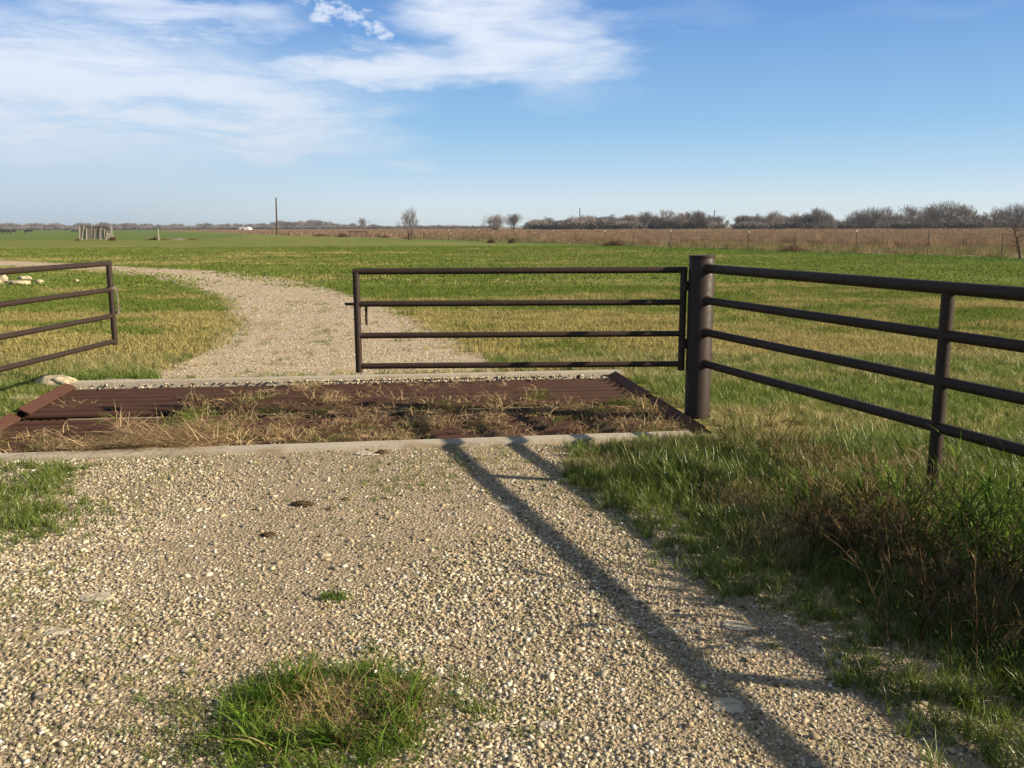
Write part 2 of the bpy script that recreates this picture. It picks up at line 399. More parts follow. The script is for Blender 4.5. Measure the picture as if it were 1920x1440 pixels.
M_brush = leafy('rusty_brush', (.10, .055, .035), (.20, .12, .075), .2, 2)
M_darkstem = leafy('dark_dead_stem', (.045, .032, .018), (.15, .105, .058), .2)
M_greenleaf = leafy('green_leaf', (.06, .12, .016), (.18, .27, .05), .42)
M_strawleaf = leafy('straw_leaf', (.27, .18, .08), (.48, .36, .19), .35)
M_brownstem = leafy('brown_stem', (.08, .058, .028), (.30, .225, .115), .3)
M_bark, n = mat('bark'); P = n.new('ShaderNodeNewGeometry').outputs['Position']
finish(n, principled(n, Base_Color=n.mix(n.noise(P, 1.5, 3), (.075, .058, .048), (.15, .12, .10)), Roughness=.95, Specular_IOR_Level=.1))
M_twig, n = mat('twigs'); P = n.new('ShaderNodeNewGeometry').outputs['Position']
finish(n, principled(n, Base_Color=n.mix(n.noise(P, .25, 3), (.13, .115, .105), (.24, .21, .19)), Roughness=.95, Specular_IOR_Level=.1))
M_oldwood, n = mat('weathered_wood'); P = n.new('ShaderNodeNewGeometry').outputs['Position']
finish(n, principled(n, Base_Color=n.mix(n.noise(P, 3, 4), (.16, .14, .12), (.38, .35, .31)), Roughness=.9, Specular_IOR_Level=.1))
M_darkwood, n = mat('dark_wood'); P = n.new('ShaderNodeNewGeometry').outputs['Position']
finish(n, principled(n, Base_Color=n.mix(n.noise(P, 3, 4), (.05, .035, .025), (.11, .08, .055)), Roughness=.9, Specular_IOR_Level=.1))
M_white, n = mat('white_paint'); P = n.new('ShaderNodeNewGeometry').outputs['Position']
finish(n, principled(n, Base_Color=n.mix(n.noise(P, 4, 3), (.6, .6, .58), (.8, .8, .78)), Roughness=.6))
M_hide, n = mat('black_hide'); P = n.new('ShaderNodeNewGeometry').outputs['Position']
finish(n, principled(n, Base_Color=n.mix(n.noise(P, 4, 3), (.008, .007, .006), (.02, .017, .014)), Roughness=.8))
M_tpost, n = mat('steel_post_paint'); finish(n, principled(n, Base_Color=(.07, .05, .035, 1), Roughness=.7))
M_dark, n = mat('dark_opening'); finish(n, principled(n, Base_Color=(.02, .02, .02, 1), Roughness=.9))

# ------------------------------------------------------------------ instanced scatter ("stuff")
def source(name, objs):
    c = bpy.data.collections.new(name)          # kept outside the scene: only read by the node trees
    for i, o in enumerate(objs):
        o.name = '%s_%02d' % (name, i); c.objects.link(o)
    return c
def meshobj(name, v, f, m, smooth=False):
    me = bpy.data.meshes.new(name); me.from_pydata(v, [], f); me.materials.append(m)
    if smooth: me.shade_smooth()
    return bpy.data.objects.new(name, me)
def scatter(name, coll, pts, rot, scl, idx, tint, kind='stuff', parent=None):
    me = bpy.data.meshes.new(name); N = len(pts)
    me.vertices.add(N); me.vertices.foreach_set('co', np.asarray(pts, np.float32).ravel())
    def attr(nm, typ, arr, key):
        a = me.attributes.new(nm, typ, 'POINT'); a.data.foreach_set(key, arr.ravel())
    attr('rot', 'FLOAT_VECTOR', np.asarray(rot, np.float32), 'vector')
    scl = np.asarray(scl, np.float32)
    if scl.ndim == 1: scl = np.repeat(scl[:, None], 3, 1)
    attr('scl', 'FLOAT_VECTOR', scl, 'vector')
    attr('idx', 'INT', np.asarray(idx, np.int32), 'value')
    attr('tint', 'FLOAT', np.asarray(tint, np.float32), 'value')
    o = bpy.data.objects.new(name, me); C.objects.link(o)
    ng = bpy.data.node_groups.new('scatter_' + name, 'GeometryNodeTree')
    ng.interface.new_socket('Geometry', in_out='INPUT', socket_type='NodeSocketGeometry')
    ng.interface.new_socket('Geometry', in_out='OUTPUT', socket_type='NodeSocketGeometry')
    nd = ng.nodes; lk = ng.links
    gi = nd.new('NodeGroupInput'); go = nd.new('NodeGroupOutput')
    ci = nd.new('GeometryNodeCollectionInfo'); ci.inputs[0].default_value = coll; ci.inputs[1].default_value = True; ci.inputs[2].default_value = True
    ip = nd.new('GeometryNodeInstanceOnPoints'); ip.inputs['Pick Instance'].default_value = True
    def na(nm, typ):
        a = nd.new('GeometryNodeInputNamedAttribute'); a.data_type = typ; a.inputs[0].default_value = nm
        return [s for s in a.outputs if s.enabled and s.name == 'Attribute'][0]
    e2r = nd.new('FunctionNodeEulerToRotation'); lk.new(na('rot', 'FLOAT_VECTOR'), e2r.inputs[0])
    lk.new(gi.outputs[0], ip.inputs['Points']); lk.new(ci.outputs[0], ip.inputs['Instance'])
    lk.new(na('idx', 'INT'), ip.inputs['Instance Index']); lk.new(e2r.outputs[0], ip.inputs['Rotation']); lk.new(na('scl', 'FLOAT_VECTOR'), ip.inputs['Scale'])
    lk.new(ip.outputs[0], go.inputs[0])
    md = o.modifiers.new('scatter', 'NODES'); md.node_group = ng
    if kind: o['kind'] = kind
    if parent: o.parent = parent
    return o
def zrot(N, tilt=.0):
    return np.stack([rng.normal(0, tilt, N), rng.normal(0, tilt, N), rng.random(N) * 6.283], 1)

def blades(nb, rad, h0, h1, w, lean, droop, r, segs=3, lsd=None):
    """a tuft: tapered curved blades from random roots"""
    v, f = [], []
    for _ in range(nb):
        a = r.uniform(0, 6.283); q = rad * math.sqrt(r.random()); x, y = q * math.cos(a), q * math.sin(a)
        h = r.uniform(h0, h1); az = r.uniform(0, 6.283); ln = abs(r.gauss(lean, lean * .5 if lsd is None else lsd)); dr = r.uniform(.4, 1) * droop
        tw = r.uniform(0, 6.283); px, py = math.cos(tw), math.sin(tw)
        ca, sa = math.cos(az), math.sin(az); b = len(v); th = ln; X, Z = 0., 0.
        wd = w * r.uniform(.6, 1.3)
        for s in range(segs + 1):
            ww = wd * (1 - (s / segs) ** 1.6) * .5 + .0002
            v.append((x + ca * X - px * ww, y + sa * X - py * ww, Z)); v.append((x + ca * X + px * ww, y + sa * X + py * ww, Z))
            X += math.sin(th) * h / segs; Z += math.cos(th) * h / segs; th += dr / segs
            if Z < .002: Z = .002
        for s in range(segs): f.append((b + 2 * s, b + 2 * s + 1, b + 2 * s + 3, b + 2 * s + 2))
    return v, f
rr = random.Random(5)
def tuftset(name, k, m, *a, **kw): return source(name, [meshobj(name, *blades(*a, rr, **kw), m) for _ in range(k)])
T_short = tuftset('short_tuft', 5, M_blade, 26, .06, .03, .085, .0045, .45, .9)
T_lush = tuftset('lush_tuft', 5, M_verge, 22, .05, .07, .19, .006, .35, 1.0)
T_mid = tuftset('mid_patch', 5, M_turf, 60, .28, .025, .07, .011, .5, .8, segs=2)
T_far = tuftset('far_patch', 4, M_turf, 70, 1.1, .03, .07, .05, .6, .5, segs=1)
T_straw = tuftset('straw_tuft', 6, M_dead, 18, .08, .06, .19, .0055, 1.1, 2.4, segs=5, lsd=.35)
T_flat = tuftset('lying_straw', 5, M_dead, 18, .14, .12, .34, .0055, 1.42, .35, segs=5, lsd=.16)
T_tall = tuftset('tall_clump', 6, M_tall, 60, .45, .45, .9, .022, .22, .5, segs=3)
T_tallm = tuftset('mixed_clump', 5, M_tallg, 60, .5, .22, .6, .02, .3, .8, segs=3)
T_tallf = tuftset('distant_clump', 5, M_tall, 70, 2.6, .5, .95, .10, .22, .4, segs=2)

def pebble(r, lumps=.22, sub=1):
    bm = bmesh.new(); bmesh.ops.create_icosphere(bm, subdivisions=sub, radius=1)
    sx_, sy_, sz_ = r.uniform(.8, 1.35), r.uniform(.6, 1), r.uniform(.32, .62); off = Vector((r.random() * 50, r.random() * 50, 0))
    for v in bm.verts:
        k = 1 + lumps * mnoise.noise(v.co * 1.4 + off) * 1.6
        v.co = Vector((v.co.x * sx_, v.co.y * sy_, v.co.z * sz_)) * k
    me = bpy.data.meshes.new('pebble'); bm.to_mesh(me); bm.free(); me.materials.append(M_pebble); me.shade_smooth()
    return bpy.data.objects.new('pebble', me)
S_peb = source('pebble', [pebble(rr) for _ in range(8)])

# ------------------------------------------------------------------ layout on the ground
CURB_Z = .03
NL, NR, FR, FL = g(-130, 854, CURB_Z), g(1338, 805.5, CURB_Z), g(1160, 696.5, CURB_Z), g(122, 718, CURB_Z)
def GP(u, v, z=0.0):
    a = NL.lerp(NR, u); b = FL.lerp(FR, u); p = a.lerp(b, v); return Vector((p.x, p.y, z))
gx = (NR - NL).normalized()
pit_poly = [GP(0, 0), GP(1, 0), GP(1, 1), GP(0, 1)]

# ground: one sheet to the horizon with the guard's pit cut out
BIG = 4500
bm = bmesh.new()
inner = [bm.verts.new((p.x, p.y, 0)) for p in pit_poly]
ring = [bm.verts.new(q) for q in ((-14, 1, 0), (14, 1, 0), (14, 20, 0), (-14, 20, 0))]
outer = [bm.verts.new(q) for q in ((-BIG, -BIG, 0), (BIG, -BIG, 0), (BIG, BIG, 0), (-BIG, BIG, 0))]
for a, b in ((inner, ring), (ring, outer)):
    for i in range(4):
        j = (i + 1) % 4; bm.faces.new((a[j], a[i], b[i], b[j]))
bmesh.ops.recalc_face_normals(bm, faces=bm.faces[:])
me = bpy.data.meshes.new('ground'); bm.to_mesh(me); bm.free(); me.materials.append(M_ground)
ground = bpy.data.objects.new('ground', me); C.objects.link(ground); ground['kind'] = 'structure'
if me.polygons[0].normal.z < 0: me.flip_normals()
# the earth pit below the pipes
m = MB(); D0 = -.5
q = [(p.x, p.y) for p in pit_poly]
m.add([(x, y, 0) for x, y in q] + [(x, y, D0) for x, y in q], [(0, 4, 5, 1), (1, 5, 6, 2), (2, 6, 7, 3), (3, 7, 4, 0), (4, 7, 6, 5)])
o = m.build('earth_pit', M_soil); o['kind'] = 'structure'

# gravel in front of the guard
curb_out = lambda px: g(px, 850 - (px) * .0345 + 8.5)
verge_px = [(1180, 822), (1066, 836), (1085, 868), (1110, 902), (1150, 935), (1205, 970), (1290, 1048), (1400, 1112), (1540, 1150), (1600, 1210), (1640, 1262), (1760, 1325), (1850, 1395), (1930, 1470), (2080, 1640), (2300, 2000)]
verge_edge = [g(*p) for p in verge_px]
verge = [(p.x, p.y) for p in verge_edge] + [(verge_edge[-1].x + .3, .2), (9, .2), (9, 6.9), (1.0, 6.6)]
drive_poly = [(p.x, p.y) for p in verge_edge] + [(verge_edge[-1].x + .3, .2), (-7, .2), (-7, curb_out(-500).y)] + [(curb_out(-130).x, curb_out(-130).y)]
bed_poly = [(p.x + .42, p.y - .05) for p in verge_edge] + [(verge_edge[-1].x + .7, .2), (-7, .2)] + drive_poly[-2:] + [drive_poly[0]]
sheet('gravel_drive', [bed_poly], .004, M_drive)
leftpatch = [tuple(g(*p)[:2]) for p in ((-300, 875), (120, 862), (190, 875), (150, 905), (215, 960), (160, 1000), (60, 1035), (-20, 1030), (-300, 1060))]
tuftpatch = [tuple(g(*p)[:2]) for p in ((430, 1300), (480, 1250), (560, 1215), (700, 1205), (800, 1235), (810, 1290), (830, 1360), (800, 1430), (640, 1470), (470, 1450), (420, 1400))]
# gravel track beyond the guard
track_px_l = [(300, 712), (290, 695), (345, 678), (385, 662), (410, 638), (424, 610), (420, 580), (395, 556), (350, 538), (285, 520), (200, 512), (120, 507), (40, 503), (-200, 497)]
track_px_r = [(-200, 484), (0, 488), (120, 492.5), (250, 501), (400, 507.5), (520, 520), (600, 535), (660, 553), (740, 578), (800, 605), (850, 634), (905, 664), (925, 700)]
track_poly = [tuple(g(*p)[:2]) for p in track_px_l + track_px_r]
sheet('gravel_track', [track_poly], .004, M_track)
# fields beyond
fence_px = [(1960, 490), (1888, 484.5), (1747, 480), (1611, 476), (1495, 472.5), (1406, 470), (1323, 467.5), (1258, 465.5), (1189, 462.5), (1134, 460.5), (1079, 458), (1038, 456.5), (994, 455), (967, 454), (896, 452), (841, 450.5), (818, 450), (794, 449), (753, 447.5), (720, 446.5), (711, 446)]
fence_pts = [g(*p) for p in fence_px]
fa = [tuple(p[:2]) for p in fence_pts] + [tuple(g(620, 443)[:2]), tuple(g(540, 441)[:2]), tuple(g(460, 438)[:2]), tuple(g(380, 434)[:2])]
dry_poly = fa + [tuple(foot(300, 480)[:2]), tuple(foot(500, 1150)[:2]), (700, 1300), (900, 500), (300, 20), (40, 30)]
sheet('dry_field', [dry_poly], .004, M_brownfield)
crop_poly = [tuple(g(*p)[:2]) for p in ((-500, 459), (-100, 452), (120, 450.5), (300, 449.5), (420, 446.5), (465, 440.5), (380, 436))] + [tuple(foot(300, 470)[:2]), tuple(foot(330, 1500)[:2]), (-1500, 1500), (-1200, 300)]
sheet('wheat_field', [crop_poly], .004, M_crop)

# ------------------------------------------------------------------ gravel stones
def rect_pts(x0, x1, y0, y1, dens):
    N = int((x1 - x0) * (y1 - y0) * dens); return rng.uniform(x0, x1, N), rng.uniform(y0, y1, N)
def wedge(y0, y1, dens, margin=1.0, xr=.60):
    """points over the ground the picture covers (and a margin), density per square metre"""
    W = lambda y: xr * y + margin
    N = int((W(y0) + W(y1)) * (y1 - y0) * dens); y = np.sqrt(rng.random(N) * (y1 ** 2 - y0 ** 2) + y0 ** 2)
    return (rng.random(N) * 2 - 1) * W(y), y
X, Y, S = [], [], []
def addp(x, y, keep, smin, smax, power=1.0):
    x, y = x[keep], y[keep]; X.append(x); Y.append(y); S.append(smin + (smax - smin) * rng.random(len(x)) ** power)
for (y0, y1, dn) in ((1.2, 2.2, 3000), (2.2, 4.2, 12500), (4.2, 6.6, 9000)):
    x, y = wedge(y0, y1, dn, .45)
    sv = sdist(x, y, drive_poly); nz = fbm(x, y, 1.1, 3)
    keep = rng.random(len(x)) < np.clip((sv + .10 + .25 * (nz - .5)) / .2, 0, 1) * np.clip(.55 + 1.2 * (fbm(x, y, 2.3, 2, 8) - .25), .25, 1)
    bare = fbm(x, y, .75, 3, 131); bare = bare + .07 * np.exp(-((x + .35 + .05 * y) / .22) ** 2) + .07 * np.exp(-((x + 1.95 + .05 * y) / .25) ** 2); keep &= rng.random(len(x)) > np.clip((bare - .50) * 6, 0, .8)
    big = fbm(x, y, .9, 2, 31)
    x, y, big = x[keep], y[keep], big[keep]
    X.append(x); Y.append(y); S.append((.0026 + .0088 * rng.random(len(x)) ** 2.8) * (.65 + .75 * big))
x, y = wedge(1.2, 6.4, 110, .4); addp(x, y, sdist(x, y, drive_poly) > -.1, .009, .021, 3)
x, y = wedge(9.2, 14, 1300, .2, .5); addp(x, y, rng.random(len(x)) < np.clip((sdist(x, y, track_poly) + .15) / .4, 0, 1), .004, .013, 2.5)
x, y = wedge(14, 32, 160, .2, .58); addp(x, y, rng.random(len(x)) < np.clip((sdist(x, y, track_poly) + .2) / .6, 0, 1), .007, .02, 2)
# a few strewn on the concrete and between pipes
uu, vv = rng.random(700), 1.0 - rng.random(700) ** 2 * .05 - .004; uu = np.where(rng.random(700) < .6, .38 + .5 * uu, uu)
pp = [GP(a, b, -.02) for a, b in zip(uu, vv)]
X = np.concatenate(X); Y = np.concatenate(Y); S = np.concatenate(S)
N = len(X); Z = S * .25 + .003
tintp = np.clip(rng.normal(.44, .28, N) + .15 * (fbm(X, Y, .6, 2, 5) - .5), 0, 1)
scatter('gravel', S_peb, np.stack([X, Y, Z], 1), zrot(N, .35), S * 1.0, rng.integers(0, 8, N), tintp)
scatter('spilled_gravel', S_peb, np.array([(p.x, p.y, .0 if b > .985 else -.015) for p, b in zip(pp, vv)]), zrot(700, .5), rng.uniform(.008, .018, 700), rng.integers(0, 8, 700), rng.uniform(.2, .9, 700))

# ------------------------------------------------------------------ grass
gpoly = [tuple(GP(-.02, -.08)[:2]), tuple(GP(1.02, -.08)[:2]), tuple(GP(1.0, 1.06)[:2]), tuple(GP(0.0, 1.06)[:2])]
def grass(name, coll, x, y, s, tint, tilt=.15, z=0.0, k=5):
    N = len(x); sc = np.stack([s * rng.uniform(.8, 1.2, N), s * rng.uniform(.8, 1.2, N), s * rng.uniform(.75, 1.25, N)], 1)
    zz = np.full(N, z) if np.isscalar(z) else z
    return scatter(name, coll, np.stack([x, y, zz], 1), zrot(N, tilt), sc, rng.integers(0, k, N), tint)
def clear(x, y, m=.0):
    """away from the gravel, the guard and the near driveway"""
    return (sdist(x, y, gpoly) < -m) & (sdist(x, y, track_poly) < m)
# pasture, near to far
x, y = wedge(6.3, 11, 190, 1.2); k = clear(x, y, .0) & ((x > 1.0) | (y > 6.9) | (x < -4)) & (sdist(x, y, drive_poly) < .05)
x, y = x[k], y[k]; nz = fbm(x, y, .9, 3, 3)
grass('pasture_grass', T_short, x, y, .75 + .9 * nz, rng.normal(.0, .1, len(x)))
x, y = wedge(11, 24, 26, 2); k = clear(x, y, .05); x, y = x[k], y[k]; nz = fbm(x, y, .5, 3, 3)
grass('meadow_grass', T_mid, x, y, .75 + .8 * nz, rng.normal(0, .12, len(x)), .08)
x, y = wedge(24, 75, 2.2, 3); k = clear(x, y, .4) & (sdist(x, y, dry_poly) < .6); x, y = x[k], y[k]
grass('distant_grass', T_far, x, y, .7 + .8 * fbm(x, y, .2, 3, 3), rng.normal(0, .15, len(x)), .03, k=4)
# sparse grass creeping into the gravel track edges
x, y = wedge(9.4, 26, 60, .5, .55); sdv = sdist(x, y, track_poly); k = (sdv > 0) & (rng.random(len(x)) < np.exp(-sdv / .22) * (fbm(x, y, .8, 3, 11) > .42))
grass('track_edge_grass', T_short, x[k], y[k], rng.uniform(.8, 1.5, k.sum()), rng.normal(.15, .2, k.sum()))
x, y = wedge(9.6, 20, 22, .5, .55); k = (sdist(x, y, track_poly) > .15) & (fbm(x, y, .75, 3, 23) > .60)
grass('track_weeds', T_short, x[k], y[k], rng.uniform(.5, 1.0, k.sum()), rng.normal(.1, .2, k.sum()))
# verge on the right of the driveway: lush, long, partly dead
x, y = rect_pts(.1, 5.2, 1.0, 7.0, 560); sdv = sdist(x, y, verge); nz = fbm(x, y, 1.2, 3, 41)
k = (rng.random(len(x)) < np.clip((sdv + .12 + .08 * (y < 4.6) + .45 * (nz - .5)) / .16, 0, 1)) & (sdist(x, y, gpoly) < .05) & (rng.random(len(x)) < np.clip((6.95 - y - .5 * nz) / .8, 0, 1))
x, y, sdv, nz = x[k], y[k], sdv[k], nz[k]
dead = np.clip((fbm(x, y, 1.5, 3, 61) - .5) * 3, -.2, .8)
shortz = np.clip(sdv / .45, .5, 1)
grass('verge_grass', T_lush, x, y, (.6 + .85 * nz) * shortz, -.22 + dead * .8 + rng.normal(0, .12, len(x)), .2)
# patches on the gravel
def patch(name, poly, dens, s0, s1, tint, coll=T_lush, soft=.12, nzs=2.2):
    p = np.array(poly); x, y = rect_pts(p[:, 0].min() - .2, p[:, 0].max() + .2, p[:, 1].min() - .2, p[:, 1].max() + .2, dens)
    sdv = sdist(x, y, poly); nz = fbm(x, y, nzs, 3, 77)
    k = rng.random(len(x)) < np.clip((sdv + .05 + .5 * (nz - .5)) / soft, 0, 1) * np.clip((nz - .22) * 3, .15, 1)
    x, y = x[k], y[k]
    return grass(name, coll, x, y, rng.uniform(s0, s1, len(x)) * np.clip(.5 + sdv[k] * 2.5, .4, 1), tint + rng.normal(0, .15, len(x)), .2)
patch('roadside_grass', leftpatch, 650, .35, .75, -.5)
# small weeds in the driveway
x, y = wedge(2.2, 6.4, 260, .3); k = (sdist(x, y, drive_poly) > .05) & (rng.random(len(x)) < np.clip((fbm(x, y, 1.3, 3, 91) - .47) * 5, .04, 1))
x, y = x[k], y[k]; grass('driveway_weeds', T_short, x, y, rng.uniform(.15, .55, len(x)), rng.normal(-.1, .25, len(x)))
# tall dry field
x, y = wedge(38, 130, 1.5, 14); sdv = sdist(x, y, dry_poly); k = (sdv > .3); x, y, sdv = x[k], y[k], sdv[k]
near = sdv < (3 + 16 * fbm(x, y, .07, 2, 2) * (y < 75)); m1_ = ~near
grass('tall_dry_grass', T_tall, x[m1_], y[m1_], rng.uniform(.7, 1.15, m1_.sum()), np.zeros(m1_.sum()), .05, k=6)
grass('rough_grass', T_tallm, x[near], y[near], rng.uniform(.5, 1.1, near.sum()), np.zeros(near.sum()), .05, k=5)
x, y = wedge(120, 520, .065, 20); k = sdist(x, y, dry_poly) > 1; x, y = x[k], y[k]
grass('distant_dry_grass', T_tallf, x, y, rng.uniform(.7, 1.1, len(x)), np.zeros(len(x)), .02, k=5)

# dead and green growth between the pipes of the guard
U_, V_, S_, T_, Zz = [], [], [], [], []
for _ in range(420):
    u, v = rng.random(), rng.random() ** 1.15 * .97
    if (u < .24 and v > .26) or (u > .84 and v > .55): 
        if rng.random() < .93: continue
    if v > .55 and rng.random() < .45: continue
    
    rad = rng.uniform(.03, .15); nn = int(4 + rad * 150 * rng.random()); hgt = rng.uniform(.55, 1.4); gm = rng.random()
    base_t = -.4 if gm < .16 else (.05 if gm < .34 else .5)
    for _k in range(nn):
        du_, dv_ = rng.normal(0, rad * .8, 2)
        uu_, vv_ = u + du_ / 5.8, v + dv_ / 3.0
        if 0.012 < uu_ < .99 and 0.01 < vv_ < .985: U_.append(uu_); V_.append(vv_); S_.append(hgt * rng.uniform(.6, 1.1)); T_.append(base_t + rng.normal(0, .2)); Zz.append(rng.uniform(-.08, -.02))
pxy = np.array([GP(a, b)[:2] for a, b in zip(U_, V_)])
grass('guard_dead_grass', T_straw, pxy[:, 0], pxy[:, 1], np.array(S_), np.array(T_), .3, z=np.array(Zz), k=6)
uv = np.stack([rng.random(1200) * .38, rng.random(1200) ** 1.3 * .27], 1); pxy = np.array([GP(a, b)[:2] for a, b in uv])
k = rng.random(1200) < np.clip((fbm(pxy[:, 0], pxy[:, 1], 1.9, 2, 71) - .36) * 3.2, 0, 1)
grass('straw_pile', T_flat, pxy[k, 0], pxy[k, 1], rng.uniform(.5, 1.0, k.sum()) , rng.normal(.6, .3, k.sum()), .12, z=rng.uniform(-.03, .08, k.sum()))

# ------------------------------------------------------------------ concrete curbs
def strip_box(name, a, b, c, d, z0, z1, m_, label):
    """a long prism on four ground corners, bevelled and slightly uneven"""
    bm = bmesh.new(); n_ = 60; cs = []
    for i in range(n_ + 1):
        t = i / n_; p = a.lerp(b, t); q = d.lerp(c, t); j = .009 * mnoise.noise(Vector((i * .9, 3, z1)))
        cs.append([bm.verts.new((p.x, p.y + j, z0)), bm.verts.new((p.x, p.y + j, z1)), bm.verts.new((q.x, q.y - j, z1)), bm.verts.new((q.x, q.y - j, z0))])
    for i in range(n_):
        for k in range(4): bm.faces.new((cs[i][k], cs[i][(k + 1) % 4], cs[i + 1][(k + 1) % 4], cs[i + 1][k]))
    bm.faces.new(cs[0]); bm.faces.new(list(reversed(cs[-1])))
    bmesh.ops.recalc_face_normals(bm, faces=bm.faces[:])
    eds = [e for e in bm.edges if abs(e.verts[0].co.z - z1) < 1e-5 and abs(e.verts[1].co.z - z1) < 1e-5 and abs(e.calc_face_angle(0)) > 1]
    bmesh.ops.bevel(bm, geom=eds, offset=.008, segments=2, affect='EDGES')
    me = bpy.data.meshes.new(name); bm.to_mesh(me); bm.free(); me.materials.append(m_)
    o = bpy.data.objects.new(name, me); C.objects.link(o); return tag(o, label, 'curb', 'concrete curbs along the cattle guard')
up = Vector((gx.y, -gx.x, 0))   # towards the camera
strip_box('concrete_curb', NL + up * .165 - gx * .3, NR + up * .165 - gx * .2, NR - up * .004 - gx * .2, NL - up * .004 - gx * .3, -.52, CURB_Z, M_conc, 'pale concrete curb between the near gravel driveway and the cattle guard')
strip_box('concrete_curb', FL + up * .004 - gx * .12, FR + up * .004 + gx * .06, FR - up * .15 + gx * .06, FL - up * .15 - gx * .12, -.52, CURB_Z, M_conc, 'weathered concrete curb along the far edge of the cattle guard below the gravel track')

# ------------------------------------------------------------------ cattle guard panels
def panel(v0, v1, label, np_=7):
    r = empty('cattle_guard_panel', GP(.5, (v0 + v1) / 2), label, 'cattle guard', 'rusty pipe panels of the cattle guard')
    o0 = r.location
    L = lambda p: Vector(p) - o0
    step = (v1 - v0) / np_
    for i in range(np_):
        v = v0 + step * (i + .5); m = MB(); zz = -.048 + rr.uniform(-.004, .004); sag = rr.uniform(.002, .008)
        pts = [GP(.008 + .984 * t / 12, v, zz - sag * math.sin(math.pi * t / 12)) for t in range(13)]
        m.tube([L(p) for p in pts], .031, 14); m.build('pipe', M_rust, r, smooth=False); autosmooth(bpy.data.objects[r.children[-1].name] if r.children else None, 50) if False else None
    for e in (0, 1):
        m = MB(); ue = .004 + .988 * e
        du = .016 * (1 if e == 0 else -1)
        a, b, c, d = GP(ue, v0 + .004), GP(ue + du, v0 + .004), GP(ue + du, v1 - .004), GP(ue, v1 - .004)
        zt = CURB_Z + .012; zl = zt - .045
        # flat iron tilted down towards the pipes
        top = [L((a.x, a.y, zt)), L((b.x, b.y, zl)), L((c.x, c.y, zl)), L((d.x, d.y, zt))]
        bot = [p - Vector((0, 0, .012)) for p in top]
        m.add(top + bot, [(0, 1, 2, 3), (7, 6, 5, 4), (0, 4, 5, 1), (1, 5, 6, 2), (2, 6, 7, 3), (3, 7, 4, 0)])
        ob = m.build('side_plate', M_rustplate, r)
        bmx = bmesh.new(); bmx.from_mesh(ob.data); bmesh.ops.recalc_face_normals(bmx, faces=bmx.faces[:]); bmx.to_mesh(ob.data); bmx.free()
    for uu in (.25, .5, .75):
        m = MB(); a, b = GP(uu, v0 + .01, -.16), GP(uu, v1 - .01, -.16)
        d = (b - a); m.box(L((a + b) / 2), (.09, d.length, .075), Matrix.Rotation(math.atan2(-d.x, d.y), 3, 'Z')); m.build('cross_beam', M_rust, r)
    for ch in r.children:
        if ch.name.startswith('pipe'): autosmooth(ch, 50)
    return r
panel(0.012, .475, 'near panel of rusty cattle guard pipes buried in dead straw at its left end')
panel(.535, .988, 'far panel of rusty cattle guard pipes with bare pipes showing at both ends')

# ------------------------------------------------------------------ pipe fence on the right with its big hinge post
POST = g(1306.5, 781)
fdir = Vector((.3214, -.9469, 0)).normalized()
fence = empty('pipe_fence', POST, 'dark brown welded pipe fence running from the big gate post to the right edge', 'fence')
m = MB(); rp = .106; top = 1.36
prof = [(-.4, rp), (top - .012, rp), (top - .003, rp - .006), (top, rp - .016)]
m.tube([(0, 0, z) for z, _ in prof], [r for _, r in prof], 40); autosmooth(m.build('gate_post', M_paint, fence), 35)
m = MB(); m.tube([(0, 0, top - .02), (0, 0, top + .004)], rp + .003, 40); autosmooth(m.build('post_cap', M_paint, fence), 35)
rail_h = [1.258, .996, .733, .470]; RL = 8.6
for i, hz in enumerate(rail_h):
    m = MB(); rad = .0365 if i == 0 else .032
    m.tube([fdir * (rp - .03) + Vector((0, 0, hz)), fdir * RL + Vector((0, 0, hz))], rad, 20); rl = autosmooth(m.build('rail', M_paint, fence), 35)
    w_ = MB(); w_.tube([fdir * (rp - .006) + Vector((0, 0, hz)), fdir * (rp + .012) + Vector((0, 0, hz))], [rad + .011, rad + .002], 18)
    ob = autosmooth(w_.build('weld', M_paint, rl), 60)
PSTEP = 2.62
for k in range(1, 4):
    p = fdir * (0, 2.62, 5.38, 8.0)[k]; m = MB(); m.tube([p + Vector((0, 0, -.3)), p + Vector((0, 0, rail_h[0] - .02))], .0365, 20)
    autosmooth(m.build('post', M_paint, fence), 35)

